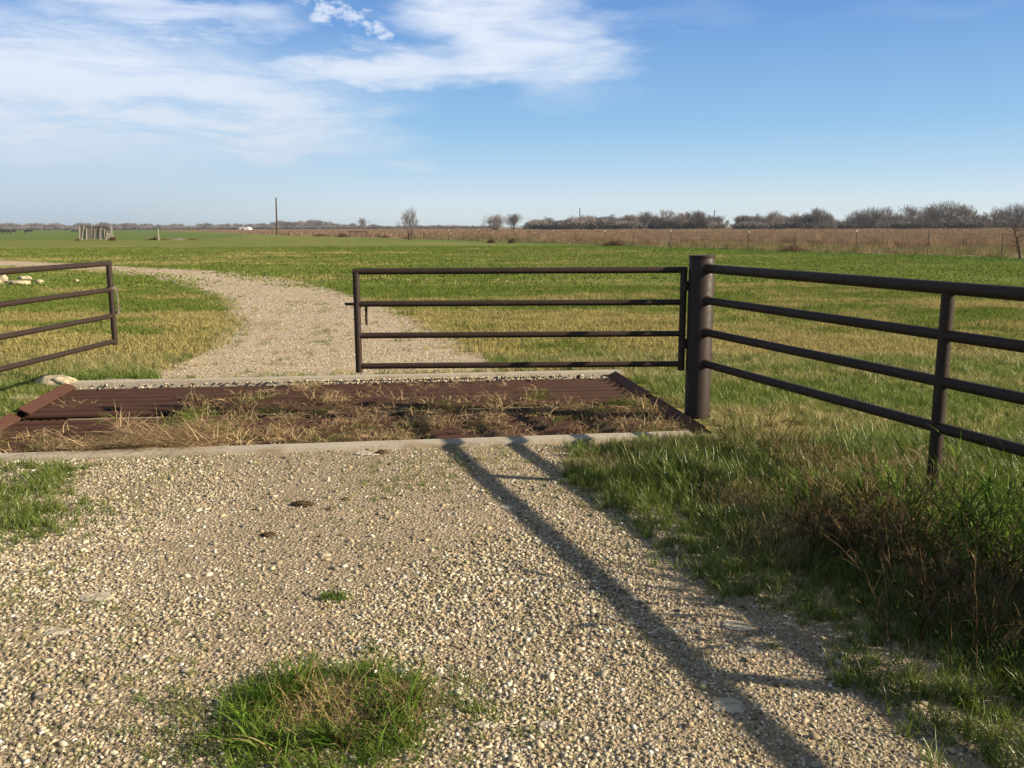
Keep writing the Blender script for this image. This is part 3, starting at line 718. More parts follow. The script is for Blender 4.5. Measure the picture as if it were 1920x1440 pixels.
# ------------------------------------------------------------------ gates
def gate(a, b, rails, name_label, latch, chain, stile_r=.0285, rail_r=.0245, zlow=.405):
    """a pipe gate from hinge end a to free end b"""
    r = empty('pipe_gate', a, name_label, 'gate', 'brown pipe gates of the cattle guard'); d = (b - a); L = d.length; d.normalize(); s = Vector((-d.y, d.x, 0))
    def P(t, h): return d * t + Vector((0, 0, h))
    tops = rails[0]
    for i, h in enumerate(rails):
        m = MB()
        t0, t1 = (0.0, L) if i == 0 else (.01, L - .01)
        m.tube([P(t0 - (.0 if i else .026), h), P(t1 + (0 if i else .026), h)], rail_r if i else rail_r + .002, 18); autosmooth(m.build('rail', M_paint, r), 35)
    m = MB(); m.tube([P(L, zlow), P(L, tops - .004)], stile_r, 18); autosmooth(m.build('end_stile', M_paint, r), 35)
    m = MB(); m.tube([P(0, zlow), P(0, tops - .004)], stile_r, 18); hs = autosmooth(m.build('hinge_stile', M_paint, r), 35)
    for h in (tops - .13, tops - .62):
        m = MB(); m.tube([P(-.008, h - .04), P(-.008, h + .04)], stile_r + .009, 16)
        m.box(P(-.05, h), (.06, .02, .03), Matrix.Rotation(math.atan2(d.y, d.x), 3, 'Z')); m.build('hinge', M_paint, r)
    if latch:
        m = MB(); h = rails[1] - .003
        m.tube([P(L + .105, h), P(L - .12, h)], .0115, 10); m.build('latch_bar', M_paint, r, loc=s * -.03)
        m = MB(); m.tube([P(L - .07, h), P(L - .07, h - .175)], .0105, 10); m.build('latch_handle', M_paint, r, loc=s * -.03)
    return r, P, d, L, s
a = at(1279, 620, 7.42); b = at(671, 620, 7.36)
A = Vector((a.x, a.y, 0)); B = Vector((b.x, b.y, 0))
r, P, d, L, s = gate(A, B, [1.243, .975, .71, .452], 'dark pipe gate hung from the big post across the right part of the road', True, False, zlow=.398)
# left gate, swung open along the left side
A2 = foot(-150, 6.35); A2 = Vector((-4.36, 6.35, 0))
b = at(209, 560, 9.2); B2 = Vector((b.x, b.y, 0))
r2, P2, d2, L2, s2 = gate(A2, B2, [1.245, .975, .705, .44], 'lighter brown pipe gate swung open on the left with a chain on its end', False, True, zlow=.40)
m = MB(); m.tube([(0, 0, -.4), (0, 0, 1.35), (0, 0, 1.36)], [.106, .106, .098], 36)
po = autosmooth(m.build('gate_post', M_paint, None, loc=A2 + Vector((-.02, -.16, 0))), 35); tag(po, 'big round brown steel post carrying the open left gate', 'post')
# chain of welded links hung round the end stile
def link_mesh(c, ax, up_, ln=.021, wd=.008, r=.0026):
    side = ax.cross(up_).normalized(); pts = []
    for k in range(15):
        t = 2 * math.pi * k / 14; pts.append(c + ax * (math.cos(t) * ln) + up_ * (math.sin(t) * wd))
    return pts, r
ch = empty('gate_chain', B2 + Vector((0, 0, .975)), 'short galvanised chain looped on the end of the open left gate', 'chain')
m = MB(); path = []
for k in range(9):
    t = 2 * math.pi * k / 9; path.append(Vector((math.cos(t) * .045, math.sin(t) * .045, .02 + .01 * math.sin(t))))
for k in range(13): path.append(Vector((.045 + .016 * math.sin(k / 12 * 3.0), .012, .02 - .285 * k / 12)))
for k in range(6): path.append(Vector((.02 + .01 * k, .03, -.22 - .02 * math.sin(k))))
for i in range(len(path) - 1):
    a_, b_ = path[i], path[i + 1]; ax = (b_ - a_).normalized(); u_ = ax.cross(Vector((0, 1, .3)) if i % 2 else Vector((1, .2, .4))).normalized()
    pts, rad = link_mesh((a_ + b_) / 2, ax, u_); m.tube(pts, rad, 6, cap=False)
m.build('chain_links', M_chain, ch, smooth=True)

# ------------------------------------------------------------------ rocks and clods
def rock(name, px, py, w_px, h_px, flat, m_, label, cat='rock', group=None, Yfix=None, seed=0, depth=.7):
    p = g(px, py); z = (CAM_R.transposed() @ (p - Vector((0, 0, H)))).z; sc = -z / F
    wx, wz = w_px * sc / 2, h_px * sc / 2 * flat
    bm = bmesh.new(); bmesh.ops.create_icosphere(bm, subdivisions=4, radius=1); off = Vector((seed * 3.7, seed * 1.3, 0))
    for v in bm.verts:
        q = v.co.copy(); cl_ = cat == 'clod'; k = 1 + .38 * mnoise.noise(q * 1.3 + off) + (.45 if cl_ else .14) * mnoise.noise(q * 4 + off) + (.18 if cl_ else .05) * mnoise.noise(q * 11 + off)
        # facet the stone
        q = q * k; q.z = min(q.z, .72 + .12 * mnoise.noise(q * 3 + off)); v.co = Vector((q.x * wx, q.y * wx * depth, q.z * wz))
    me = bpy.data.meshes.new(name); bm.to_mesh(me); bm.free(); me.materials.append(m_); me.shade_smooth()
    o = bpy.data.objects.new(name, me); C.objects.link(o); o.location = (p.x, p.y, wz * .3 + (.004 if name == 'flat_stone' else .002)); o.rotation_euler = (0, 0, rr.uniform(-.4, .4)); return tag(o, label, cat, group)
GR = 'pale limestone rocks in the grass on the left'
rock('limestone_rock', 104, 722, 72, 40, .8, M_lime, 'pale limestone rock at the far left corner of the cattle guard', group=GR, seed=1, depth=.6)
rock('limestone_rock', 33, 533, 48, 16, .8, M_lime, 'long low pale rock in the grass behind the open left gate', group=GR, seed=2)
rock('limestone_rock', 47, 524, 26, 14, .9, M_lime, 'rounded pale rock behind the long low rock on the left', group=GR, seed=3)
rock('limestone_rock', 74, 531, 17, 14, .9, M_lime, 'small pale rock just right of the long low rock', group=GR, seed=4)
rock('limestone_rock', 2, 531, 26, 34, .9, M_lime, 'tall mottled rock at the left edge among the pale rocks', group=GR, seed=5)
rock('limestone_rock', 143, 528, 12, 9, .9, M_lime, 'tiny pale rock in the grass just left of the open gate end', group=GR, seed=6)
rock('limestone_rock', 215, 713, 60, 8, .7, M_lime, 'flat pale stone slab in the grass behind the far curb', group=GR, seed=7, depth=.25)
rock('limestone_rock', 50, 748, 70, 10, .7, M_lime, 'low stone by the left side plate of the far guard panel', group=GR, seed=8, depth=.4)
GS = 'flat stones bedded in the driveway gravel'
rock('flat_stone', 1366, 1325, 58, 22, .28, M_greystone, 'grey flat stone lying in the broad rail shadow on the driveway', group=GS, seed=11, depth=.95)
rock('flat_stone', 1382, 1176, 54, 18, .35, M_greystone, 'flat pale stone in the sun near the right verge', group=GS, seed=12)
rock('flat_stone', 1400, 1222, 36, 12, .4, M_greystone, 'smaller dull stone between the two larger flat stones', group=GS, seed=13)
rock('flat_stone', 106, 1186, 60, 18, .35, M_greystone, 'flat pale stone on the left of the driveway gravel', group=GS, seed=14, depth=.5)
rock('flat_stone', 182, 1122, 66, 16, .3, M_greystone, 'broad worn stone on the left driveway below the roadside grass', group=GS, seed=15, depth=.6)
rock('flat_stone', 690, 851, 60, 14, .3, M_greystone, 'whitish caked stone just in front of the near curb', group=GS, seed=16, depth=.6)
rock('flat_stone', 948, 953, 30, 10, .4, M_greystone, 'small pale stone inside the long rail shadow', group=GS, seed=17)
rock('flat_stone', 48, 1058, 24, 16, .5, M_lime, 'small whitish stone on gravel below the roadside grass patch', group=GS, seed=18)
rock('flat_stone', 905, 1362, 34, 16, .5, M_greystone, 'rounded stone in gravel right of the big grass clump', group=GS, seed=19)
rock('flat_stone', 1025, 1362, 34, 16, .5, M_greystone, 'rounded grey stone left of the rail shadow near the bottom', group=GS, seed=20)
rock('flat_stone', 1178, 1170, 22, 12, .5, M_lime, 'small pale stone at the crossing of the weed shadow and rail shadow', group=GS, seed=21)
rock('flat_stone', 607, 1042, 26, 14, .5, M_lime, 'small pale stone mid driveway above the tiny green sprout', group=GS, seed=22)
GC = 'dark dirt clods on the driveway'
rock('dirt_clod', 568, 948, 38, 16, .8, M_clod, 'largest dark clod on the driveway left of centre', 'clod', GC, seed=31)
rock('dirt_clod', 648, 938, 14, 10, .8, M_clod, 'small dark clod right of the largest clod', 'clod', GC, seed=32)
rock('dirt_clod', 503, 1005, 28, 11, .8, M_clod, 'dark flattened clod nearer the camera than the others', 'clod', GC, seed=33)
rock('dirt_clod', 717, 852, 20, 18, .8, M_clod, 'dark upright clod beside the whitish stone at the near curb', 'clod', GC, seed=34)

# ------------------------------------------------------------------ grass clump in the driveway, sprouts and the tall weed
def plant_scatter(parent_name, name, pts, coll, s0, s1, tint, tilt, k, zz=.0):
    pts = np.array(pts); N = len(pts)
    return pts, N
cen = g(630, 1345)
tp = np.array(tuftpatch)
def clump_mesh(seed, nb, rad, h0, h1, w_, lean, droop, m_, name, parent, inner=0., squash=(1, 1), segs=5, zoff=0., bias=0.):
    r = random.Random(seed); v, f = [], []; made = 0
    while made < nb:
        a_ = r.uniform(0, 6.283); q = rad * (inner + (1 - inner) * math.sqrt(r.random())) * r.uniform(.88, 1.08)
        wob = .82 + .55 * mnoise.noise(Vector((math.cos(a_) * 1.3, math.sin(a_) * 1.3, seed * 2.3 + 4)))
        x0, y0 = q * math.cos(a_) * squash[0] * wob, q * math.sin(a_) * squash[1] * wob
        made += 1
        pat = mnoise.noise(Vector((x0 * 9, y0 * 9, seed)))
        if pat < -.05 + r.gauss(0, .14): continue
        if bias and r.random() < bias * max(0, x0 / rad + .25): continue
        big_ = .75 + .9 * max(0, mnoise.noise(Vector((x0 * 6, y0 * 6, seed + 9))) + .3)
        bv, bf = blades(1, .0, h0 * big_, h1 * big_, w_, lean, droop, r, segs=segs); b = len(v)
        v += [(x + x0, y + y0, z + zoff) for x, y, z in bv]; f += [tuple(i + b for i in q_) for q_ in bf]
    me = bpy.data.meshes.new(name); me.from_pydata(v, [], f); me.materials.append(m_)
    o = bpy.data.objects.new(name, me); C.objects.link(o); o.parent = parent; return o
cl = empty('grass_clump', cen, 'big grass clump with green rim and dead brown centre growing in the driveway', 'grass clump')
clump_mesh(1, 6000, .50, .02, .09, .0045, .6, 1.2, M_greenleaf, 'green_blades', cl, inner=.45, squash=(1, .72), bias=1.0)
clump_mesh(2, 1000, .34, .07, .20, .0045, .95, 1.5, M_strawleaf, 'straw_blades', cl, squash=(1, .8))
clump_mesh(3, 1700, .32, .05, .16, .004, 1.2, 1.1, M_brownstem, 'dead_stems', cl, squash=(1, .85))
clump_mesh(7, 1700, .44, .08, .18, .007, .55, 1.2, M_greenleaf, 'tall_blades', cl, inner=.66, squash=(1, .72), bias=.9)
clump_mesh(4, 420, .36, .05, .14, .008, .6, 1.2, M_greenleaf, 'inner_blades', cl, squash=(1, .8))
ang_ = rng.random(420) * 6.283; rd_ = .30 + np.abs(rng.normal(0, .26, 420))
fx_, fy_ = cen.x + rd_ * np.cos(ang_), cen.y + rd_ * .75 * np.sin(ang_); kk = rng.random(420) < np.clip(1.0 - (rd_ - .36) * 1.8, .05, 1)
grass('clump_fringe', T_short, fx_[kk], fy_[kk], rng.uniform(.2, .75, kk.sum()), rng.normal(-.3, .3, kk.sum()), .3)
sp_ = empty('grass_sprout', g(630, 1125), 'tiny green grass sprout alone in the middle of the driveway', 'grass tuft', 'small sprouts by the driveway')
clump_mesh(5, 190, .085, .02, .06, .004, .5, .8, M_greenleaf, 'blades', sp_, squash=(1, .7))
sp_ = empty('grass_sprout', g(966, 827), 'tiny bright sprout at the foot of the near concrete curb', 'grass tuft', 'small sprouts by the driveway')
clump_mesh(6, 120, .06, .02, .07, .004, .5, .8, M_greenleaf, 'blades', sp_, squash=(1, .6))

def stalk_plant(name, loc, label, nst, h0, h1, spread, leafm, stemm, seed, leaves=7, leafL=.22, group=None, cat='weed', leafw=.010):
    r = random.Random(seed); root = empty(name, loc, label, cat, group); ms = MB(); ml = MB()
    for _ in range(nst):
        a_ = r.uniform(0, 6.283); q = spread * .45 * math.sqrt(r.random()); p = Vector((q * math.cos(a_), q * math.sin(a_), 0)); az = a_ + r.gauss(0, .7)
        h = r.uniform(h0, h1); th = abs(r.gauss(.25, .2)); pts = [p.copy()]; seg = 6
        for s_ in range(seg):
            p = p + Vector((math.sin(th) * math.cos(az), math.sin(th) * math.sin(az), math.cos(th))) * (h / seg); th += r.uniform(0, .17); pts.append(p.copy())
        ms.tube(pts, [.0028 - .0018 * i / seg for i in range(seg + 1)], 4, cap=False)
        for l_ in range(r.randint(leaves - 3, leaves + 2)):
            t = r.uniform(.12, 1) * (seg - .01); i = int(t); o_ = pts[i].lerp(pts[i + 1], t - i)
            bv, bf = blades(1, 0, leafL * .5, leafL, leafw, .7, 1.5, r, segs=4)
            ml.add([Vector(x) + o_ for x in bv], bf)
    ms.build('stems', stemm, root); ml.build('leaves', leafm, root); return root
GW = 'tall weeds in the right verge below the pipe fence'
wl_ = [(1640, 1050, 'dense brown dead weed bush in the verge left of the fence post', 110, .22, .56, .62, M_brownstem, M_darkstem, 10, .13, .005),
       (1570, 1040, 'dark dry weed at the left foot of the brown weed bush', 60, .15, .42, .45, M_darkstem, M_darkstem, 9, .15, .006),
       (1700, 1040, 'straw coloured dry weed below the first fence post', 46, .3, .58, .65, M_strawleaf, M_brownstem, 6, .16, .0045),
       (1760, 1060, 'green broad-bladed weed right of the brown weed bush', 46, .25, .55, .75, M_greenleaf, M_brownstem, 7, .30, .010),
       (1880, 1080, 'long-bladed green weed at the right edge under the lowest rail', 46, .25, .52, .8, M_greenleaf, M_brownstem, 7, .32, .010),
       (1560, 985, 'green seedy weed stalks rising left of the brown weed bush', 30, .28, .48, .45, M_greenleaf, M_brownstem, 5, .22, .009),
       (1420, 850, 'thin dark weed stalks between the gate post and the fence post', 50, .15, .36, .7, M_brownstem, M_darkstem, 7, .12, .004),
       (1500, 880, 'brownish low weed between the thin dark stalks and the green seedy stalks', 60, .12, .34, .6, M_brownstem, M_darkstem, 8, .12, .005),
       (1780, 1215, 'thin tall dark stalks nearest the camera in the right verge', 30, .4, .72, .6, M_darkstem, M_darkstem, 8, .13, .005),
       (1890, 1190, 'dark dead weed tangle at the right edge of the verge', 110, .12, .40, .7, M_darkstem, M_darkstem, 10, .14, .005)]
for i, (px, py, lb, ns, h0, h1, spd, lm, sm, lv, ll, lw) in enumerate(wl_):
    stalk_plant('tall_weed', g(px, py), lb, ns, h0, h1, spd, lm, sm, 40 + i, lv, ll, GW, leafw=lw)

stalk_plant('tall_weed', Vector((2.78, 3.2, 0)), 'tall bushy weed just beyond the right edge, its shadow lying across the driveway', 85, .5, 1.18, .3, M_brownstem, M_darkstem, 77, 18, .26, GW, leafw=.027)

# ------------------------------------------------------------------ bare winter trees
def bare_tree(seed, spread=1.0, up_=.55, levels=6, stems=1, kids=(2, 4), twig=.045):
    """a leafless tree scaled to 10 m: returns (trunk MB, crown MB)"""
    r = random.Random(seed); T, K = MB(), MB(); LN = [1.3, 2.2, 1.9, 1.45, 1.1, .85, .6]
    def grow(p, d, ln, rad, lev):
        seg = 4 if lev < 3 else 2; pts = [p.copy()]; rs = [rad]; q = p.copy(); dd = d.copy()
        for s_ in range(seg):
            dd = (dd + Vector((r.gauss(0, .10), r.gauss(0, .10), r.gauss(.03 * up_, .05)))).normalized(); q = q + dd * ln / seg; pts.append(q.copy()); rs.append(rad * (1 - .42 * (s_ + 1) / seg))
        (T if lev < 2 else K).tube(pts, rs, 6 if lev < 2 else 3, cap=False)
        if lev >= levels: return
        nk = r.randint(*kids) + (1 if lev >= levels - 2 else 0) + (1 if lev == 0 else 0)
        a0 = r.uniform(0, 6.28)
        for k in range(nk):
            t = 1.0 if k < 2 else (r.uniform(.1, .9) if lev else r.uniform(.5, 1))
            i = min(int(t * seg), seg - 1); o_ = pts[i].lerp(pts[i + 1], t * seg - i)
            u = dd.cross(Vector((.3, .2, 1))).normalized(); v = dd.cross(u); an = a0 + k * 2.4 + r.gauss(0, .4)
            ax = u * math.cos(an) + v * math.sin(an); sp_a = r.uniform(.25, .62) * spread * (1.15 if lev == 0 else 1)
            nd = (dd * math.cos(sp_a) + ax * math.sin(sp_a) + Vector((0, 0, .16 * up_))).normalized()
            grow(o_, nd, LN[lev + 1] * r.uniform(.7, 1.2) * (1 if t > .6 else .85), max(rs[i] * .66, twig * .4), lev + 1)
    for s_ in range(stems):
        an = 6.28 * s_ / stems + r.random(); tl = .28 * (stems > 1)
        d0 = Vector((math.cos(an) * tl, math.sin(an) * tl, 1)).normalized()
        grow(Vector((math.cos(an) * .2, math.sin(an) * .2, 0)) * (stems > 1), d0, LN[0] * r.uniform(.8, 1.2) * (.7 if stems > 1 else 1), .40 if stems == 1 else .24, 0)
    zmax = sorted(v[2] for v in K.v)[int(len(K.v) * .997)]; s_ = 10 / zmax
    for Mx in (T, K): Mx.v = [(v[0] * s_, v[1] * s_, v[2] * s_) for v in Mx.v]
    return T, K
def mesh_of(mb, name, m_):
    me = bpy.data.meshes.new(name); me.from_pydata(mb.v, [], mb.f); me.materials.append(m_); return me
tree_src = {}
for kind, args in {'round': [(106, 1.0, .9, 6, 1), (102, 1.2, .5, 6, 1), (103, 1.1, .7, 6, 1)],
                   'upright': [(201, .75, .9, 6, 1), (202, .8, 1.0, 5, 3), (203, .85, .9, 6, 1)],
                   'spread': [(301, .95, .7, 5, 3), (302, 1.1, .6, 5, 4)]}.items():
    tree_src[kind] = []
    for a_ in args:
        T, K = bare_tree(*a_); tree_src[kind].append((mesh_of(T, 'trunk', M_bark), mesh_of(K, 'crown', M_twig)))
def bush_mesh(seed, h=1., w_=1.5, nb=260, m_=M_twig, th=.03):
    r = random.Random(seed); m = MB()
    for _ in range(nb):
        a_ = r.uniform(0, 6.283); q = w_ * .35 * math.sqrt(r.random()); p = Vector((q * math.cos(a_), q * math.sin(a_), 0)); L_ = h * r.uniform(.5, 1) * (1.05 - .4 * q / w_)
        d = Vector((math.cos(a_) * q / w_ * 1.6 + r.gauss(0, .25), math.sin(a_) * q / w_ * 1.6 + r.gauss(0, .25), 1)).normalized()
        q1 = p + d * L_ * .6; q2 = q1 + (d + Vector((r.gauss(0, .5), r.gauss(0, .5), .1))).normalized() * L_ * .45
        m.tube([p, q1, q2], [th * .6, th * .5, th * .3], 3, cap=False)
        q3 = q1 + (d + Vector((r.gauss(0, .6), r.gauss(0, .6), .0))).normalized() * L_ * .35
        m.tube([q1, q3], [th * .5, th * .3], 3, cap=False)
    return m
tcount = 0
def tree(kind, px, top, Y, wide=1.0, label='', name='bare_tree', group='bare trees along the far field edge', var=None):
    global tcount
    tcount += 1
    h = at(px, top, Y).z; p = foot(px, Y); tm, km = tree_src[kind][(tcount if var is None else var) % len(tree_src[kind])]
    root = empty(name, p, label, 'tree', group, rz=rr.uniform(0, 6.28)); s_ = h / 10; root.scale = (s_ * wide, s_ * wide, s_)
    for nm, me in (('trunk', tm), ('crown', km)):
        o = bpy.data.objects.new(nm, me); C.objects.link(o); o.parent = root
    return root
LT = [
 ('spread', 1770, 377, 270, 1.25, 'largest bare tree with a wide fan-shaped crown, right of the dense pair'),
 ('round', 1702, 384, 262, 1.15, 'dense round bare tree left of the grove on the right'),
 ('spread', 1740, 386, 285, 1.1, 'dark bare tree crowded against the left side of the largest tree'),
 ('upright', 1806, 383, 300, .9, 'pale thin bare tree just right of the largest tree'),
 ('upright', 1822, 393, 310, .8, 'slight pale tree behind the low dark thicket on the right'),
 ('round', 1862, 388, 280, .9, 'leggy bare tree left of the tree at the right edge'),
 ('round', 1842, 397, 285, .9, 'low bare tree left of the leggy tree near the right edge'),
 ('upright', 1876, 394, 290, .9, 'thin bare tree right of the leggy tree near the right edge'),
 ('spread', 1905, 381, 240, 1.0, 'open crowned bare tree at the right edge above the sapling'),
 ('spread', 1663, 387, 270, 1.1, 'bare tree with crooked limbs left of the dense round tree'),
 ('spread', 1632, 388, 275, 1.1, 'fan-shaped bare tree second in the right hand row'),
 ('spread', 1605, 394, 280, 1.1, 'first bare tree right of the gap in the tree line'),
 ('upright', 1532, 389, 290, 1.0, 'tallest bare tree left of the gap in the tree line'),
 ('spread', 1549, 398, 292, .9, 'bushy bare tree closest to the left side of the gap'),
 ('round', 1508, 399, 292, 1.0, 'mid height bare tree second left of the tallest before the gap'),
 ('round', 1486, 398, 292, 1.0, 'dense bare tree third left of the tallest before the gap'),
 ('round', 1450, 394, 285, 1.1, 'thick round bare tree standing apart left of the row before the gap'),
 ('spread', 1418, 400, 330, 1.0, 'pale bare tree right of the far pole'),
 ('spread', 1391, 405, 360, .9, 'low pale tree between the far pole and the pale tree'),
 ('round', 1362, 412, 420, 1.1, 'small low tree just right of the far pole'),
 ('upright', 1330, 402, 330, 1.2, 'bare tree standing against the far pole on its left'),
 ('upright', 1310, 394, 330, 1.0, 'tall feathery tree left of the far pole'),
 ('upright', 1293, 396, 335, 1.1, 'tall feathery tree in the right half of the dense row'),
 ('upright', 1277, 399, 330, 1.2, 'even topped tree in the right half of the dense row'),
 ('round', 1262, 401, 335, 1.2, 'dark tree right of the spiky one in the dense row'),
 ('upright', 1245, 392, 330, .9, 'spiky highest tree of the dense row'),
 ('spread', 1228, 404, 335, 1.2, 'pale twiggy tree right of the crooked one in the dense row'),
 ('upright', 1211, 396, 325, 1.0, 'pale crooked tree in the middle of the dense row'),
 ('round', 1190, 404, 340, 1.3, 'dark round tree left of the crooked one in the dense row'),
 ('round', 1170, 402, 340, 1.3, 'dark tree in the left half of the dense row'),
 ('round', 1150, 401, 340, 1.3, 'rounded highest tree of the left half of the dense row'),
 ('spread', 1128, 407, 345, 1.3, 'low dark tree second right of the middle pole'),
 ('spread', 1106, 405, 345, 1.3, 'low dark tree next right of the middle pole'),
 ('spread', 1074, 404, 360, 1.2, 'pale bare tree just left of the middle pole'),
 ('round', 1050, 412, 370, 1.2, 'low tree left of the pale one beside the middle pole'),
 ('round', 1022, 406, 350, 1.2, 'dark tree midway between the pair of round trees and the middle pole'),
 ('round', 1003, 411, 350, 1.2, 'smaller dark tree right of the pair of round trees'),
 ('upright', 964, 400, 300, 1.1, 'right one of the pair of round trees in the centre'),
 ('spread', 930, 401, 290, 1.1, 'left one of the pair of round trees in the centre'),
]
for a_ in LT: tree(a_[0], a_[1], a_[2], a_[3], a_[4], a_[5], var={930: 1, 964: 1, 1770: 1}.get(a_[1]))
tree('round', 681, 407.5, 330, 1.0, 'small round lone tree left of the nearer young tree', group=None, var=1)
near_t = g(773, 449)
tree('spread', 771, 389, near_t.y, .72, 'young bare tree standing at the wire fence in mid distance', name='young_tree', group=None, var=0)
# leaning sapling at the right edge
sap = g(1911, 488); root = empty('sapling', sap, 'leaning thin dark sapling at the right edge beside the wire fence', 'tree')
m = MB(); hh = lambda px, py: at(px, py, sap.y) - sap
m.tube([hh(1913, 488), hh(1911, 468), hh(1907, 450), hh(1903, 434), hh(1899, 427)], [.06, .045, .04, .035, .02], 6); m.build('trunk', M_darkwood, root)
m = MB(); r = random.Random(3)
for k in range(26):
    t = r.random(); p = hh(1904 + 5 * t, 430 + 25 * t); d = Vector((r.gauss(0, 1), r.gauss(0, 1), r.uniform(.1, 1))).normalized() * r.uniform(.2, .55)
    m.tube([p, p + d * .6, p + d + Vector((0, 0, .06))], [.012, .009, .005], 3, cap=False)
m.build('crown', M_darkwood, root)

# distant woods: two masses nobody could count, plus the thicket under the trees
T_all = []
for kind in tree_src:
    for tm, km in tree_src[kind][:2]:
        bm = bmesh.new(); bm.from_mesh(tm); bm.from_mesh(km); me = bpy.data.meshes.new('wood_tree'); bm.to_mesh(me); bm.free(); me.materials.append(M_twig)
        T_all.append(bpy.data.objects.new('wood_tree', me))
S_trees = source('wood_tree', T_all)
S_bush = source('wood_bush', [meshobj('wood_bush', mb.v, mb.f, M_twig) for mb in [bush_mesh(s_, 1.0, 1.3, 220, th=.035) for s_ in (1, 2, 3)]])
def wood(name, spec, coll, k):
    pts, sc = [], []
    for (px, top, Y) in spec:
        h = at(px, top, Y).z; p = foot(px, Y); pts.append(p); s_ = h / (10 if coll is S_trees else 1)
        sc.append((s_ * 1.15, s_ * 1.15, s_))
    N = len(pts); return scatter(name, coll, np.array(pts), zrot(N), np.array(sc), rng.integers(0, k, N), np.zeros(N))
def topline(px):
    base = np.interp(px, [-600, 0, 120, 200, 330, 480, 520, 600, 650, 700, 760, 800, 920, 1000, 1400, 1500, 1560, 1600, 1700, 1850, 2400], [418, 418, 419, 417, 420, 418, 414, 414, 418, 421, 422, 422, 422, 421, 417, 416, 415, 414, 413, 411, 409])
    return base + 1 + 4.5 * mnoise.noise(Vector((px * .035, 2, 0))) + 2.5 * mnoise.noise(Vector((px * .13, 5, 0))) + rr.uniform(-1.5, 3)
spec = [(px + rr.uniform(-4, 4), topline(px), rr.uniform(950, 1250)) for px in np.arange(-260, 930, 2.6)]
wood('far_woods', spec, S_trees, 6)
spec = [(px + rr.uniform(-4, 4), topline(px) + 1, rr.uniform(1500, 1900)) for px in np.arange(900, 2200, 4.0)]
wood('distant_woods', spec, S_trees, 6)
spec = [(px, rr.uniform(423, 427) - px / 1920 * 4, rr.uniform(900, 1000)) for px in np.arange(-260, 930, 2.0)]
spec += [(px + rr.uniform(-3, 3), 412.5 + 9 * mnoise.noise(Vector((px * .05, 7, 0))) + rr.uniform(-4, 5), rr.uniform(330, 370)) for px in np.concatenate([np.arange(992, 1345, 3.2), np.arange(1560, 1561)])]
spec += [(px + rr.uniform(-3, 3), 415 + 9 * mnoise.noise(Vector((px * .06, 9, 0))) + rr.uniform(-3, 5), rr.uniform(290, 320)) for px in np.concatenate([np.arange(1385, 1572, 3.0), np.arange(1590, 1960, 2.6)])]
spec += [(px, rr.uniform(403, 409), rr.uniform(275, 300)) for px in np.arange(1808, 1840, 2.5)]
wood('thicket', spec, S_bush, 3)
spec = [(px + rr.uniform(-4, 4), 404 + 7 * mnoise.noise(Vector((px * .03, 3, 0))) + rr.uniform(-2, 5), rr.uniform(360, 420)) for px in np.arange(1075, 1350, 9.0)]
spec += [(px + rr.uniform(-4, 4), 404 + 10 * mnoise.noise(Vector((px * .03, 4, 0))) + rr.uniform(-3, 5), rr.uniform(320, 380)) for px in np.concatenate([np.arange(1385, 1560, 7.0), np.arange(1596, 1960, 9.0)])]
wood('background_grove', spec, S_trees, 6)

def fine_brush(seed, h, wd, nb=None, bw=.03):
    r = random.Random(seed); m = MB(); nb = nb or int(90 + 260 * wd)
    k_ = 28; prof_ = [(Vector((-wd * .62 + wd * 1.24 * i / k_, r.gauss(0, .05), 0))) for i in range(k_ + 1)]
    m.tube(prof_, [max(.02, h * .16 * math.sin(math.pi * (i + .5) / (k_ + 1)) * r.uniform(.6, 1.3)) for i in range(k_ + 1)], 6)
    for _ in range(nb):
        t = r.gauss(0, .27); a_ = r.uniform(0, 6.283); hh_ = h * max(.25, 1 - abs(t) * 1.25) * r.uniform(.45, 1.1)
        v, f = blades(1, 0, hh_ * .7, hh_, bw, .3, .7, r, segs=3); o_ = Vector((t * wd, r.gauss(0, .22) * wd * .6, 0)); m.add([Vector(q) + o_ for q in v], f)
    return m
# brush in the dry field, countable ones
GB = 'rust brown bushes along the wire fence'
for (px, base, top, wpx, lb) in ((1155, 462, 440, 40, 'widest rusty brush clump at the wire fence in the centre'), (960, 456, 438, 13, 'narrow rusty brush right of the young tree by the white tipped post'),
        (920, 456, 441, 16, 'small rusty brush just left of the narrow one by the fence'), (640, 444.5, 432, 22, 'grey brown brush at the left leg of the timber brace'), (722, 446, 436, 14, 'low rusty brush beside the bare fence post left of the young tree'),
        (1495, 473, 452, 50, 'dry brown brush around a fence post in the right half'), (600, 443, 434, 30, 'leftmost low brush clump along the far fence')):
    p = g(px, base); p.y += .8; h = at(px, top, p.y).z; wd = wpx / F * p.y; b_ = fine_brush(int(px), h, wd)
    tag(b_.build('brush', M_brush, None, loc=p), lb, 'bush', GB)

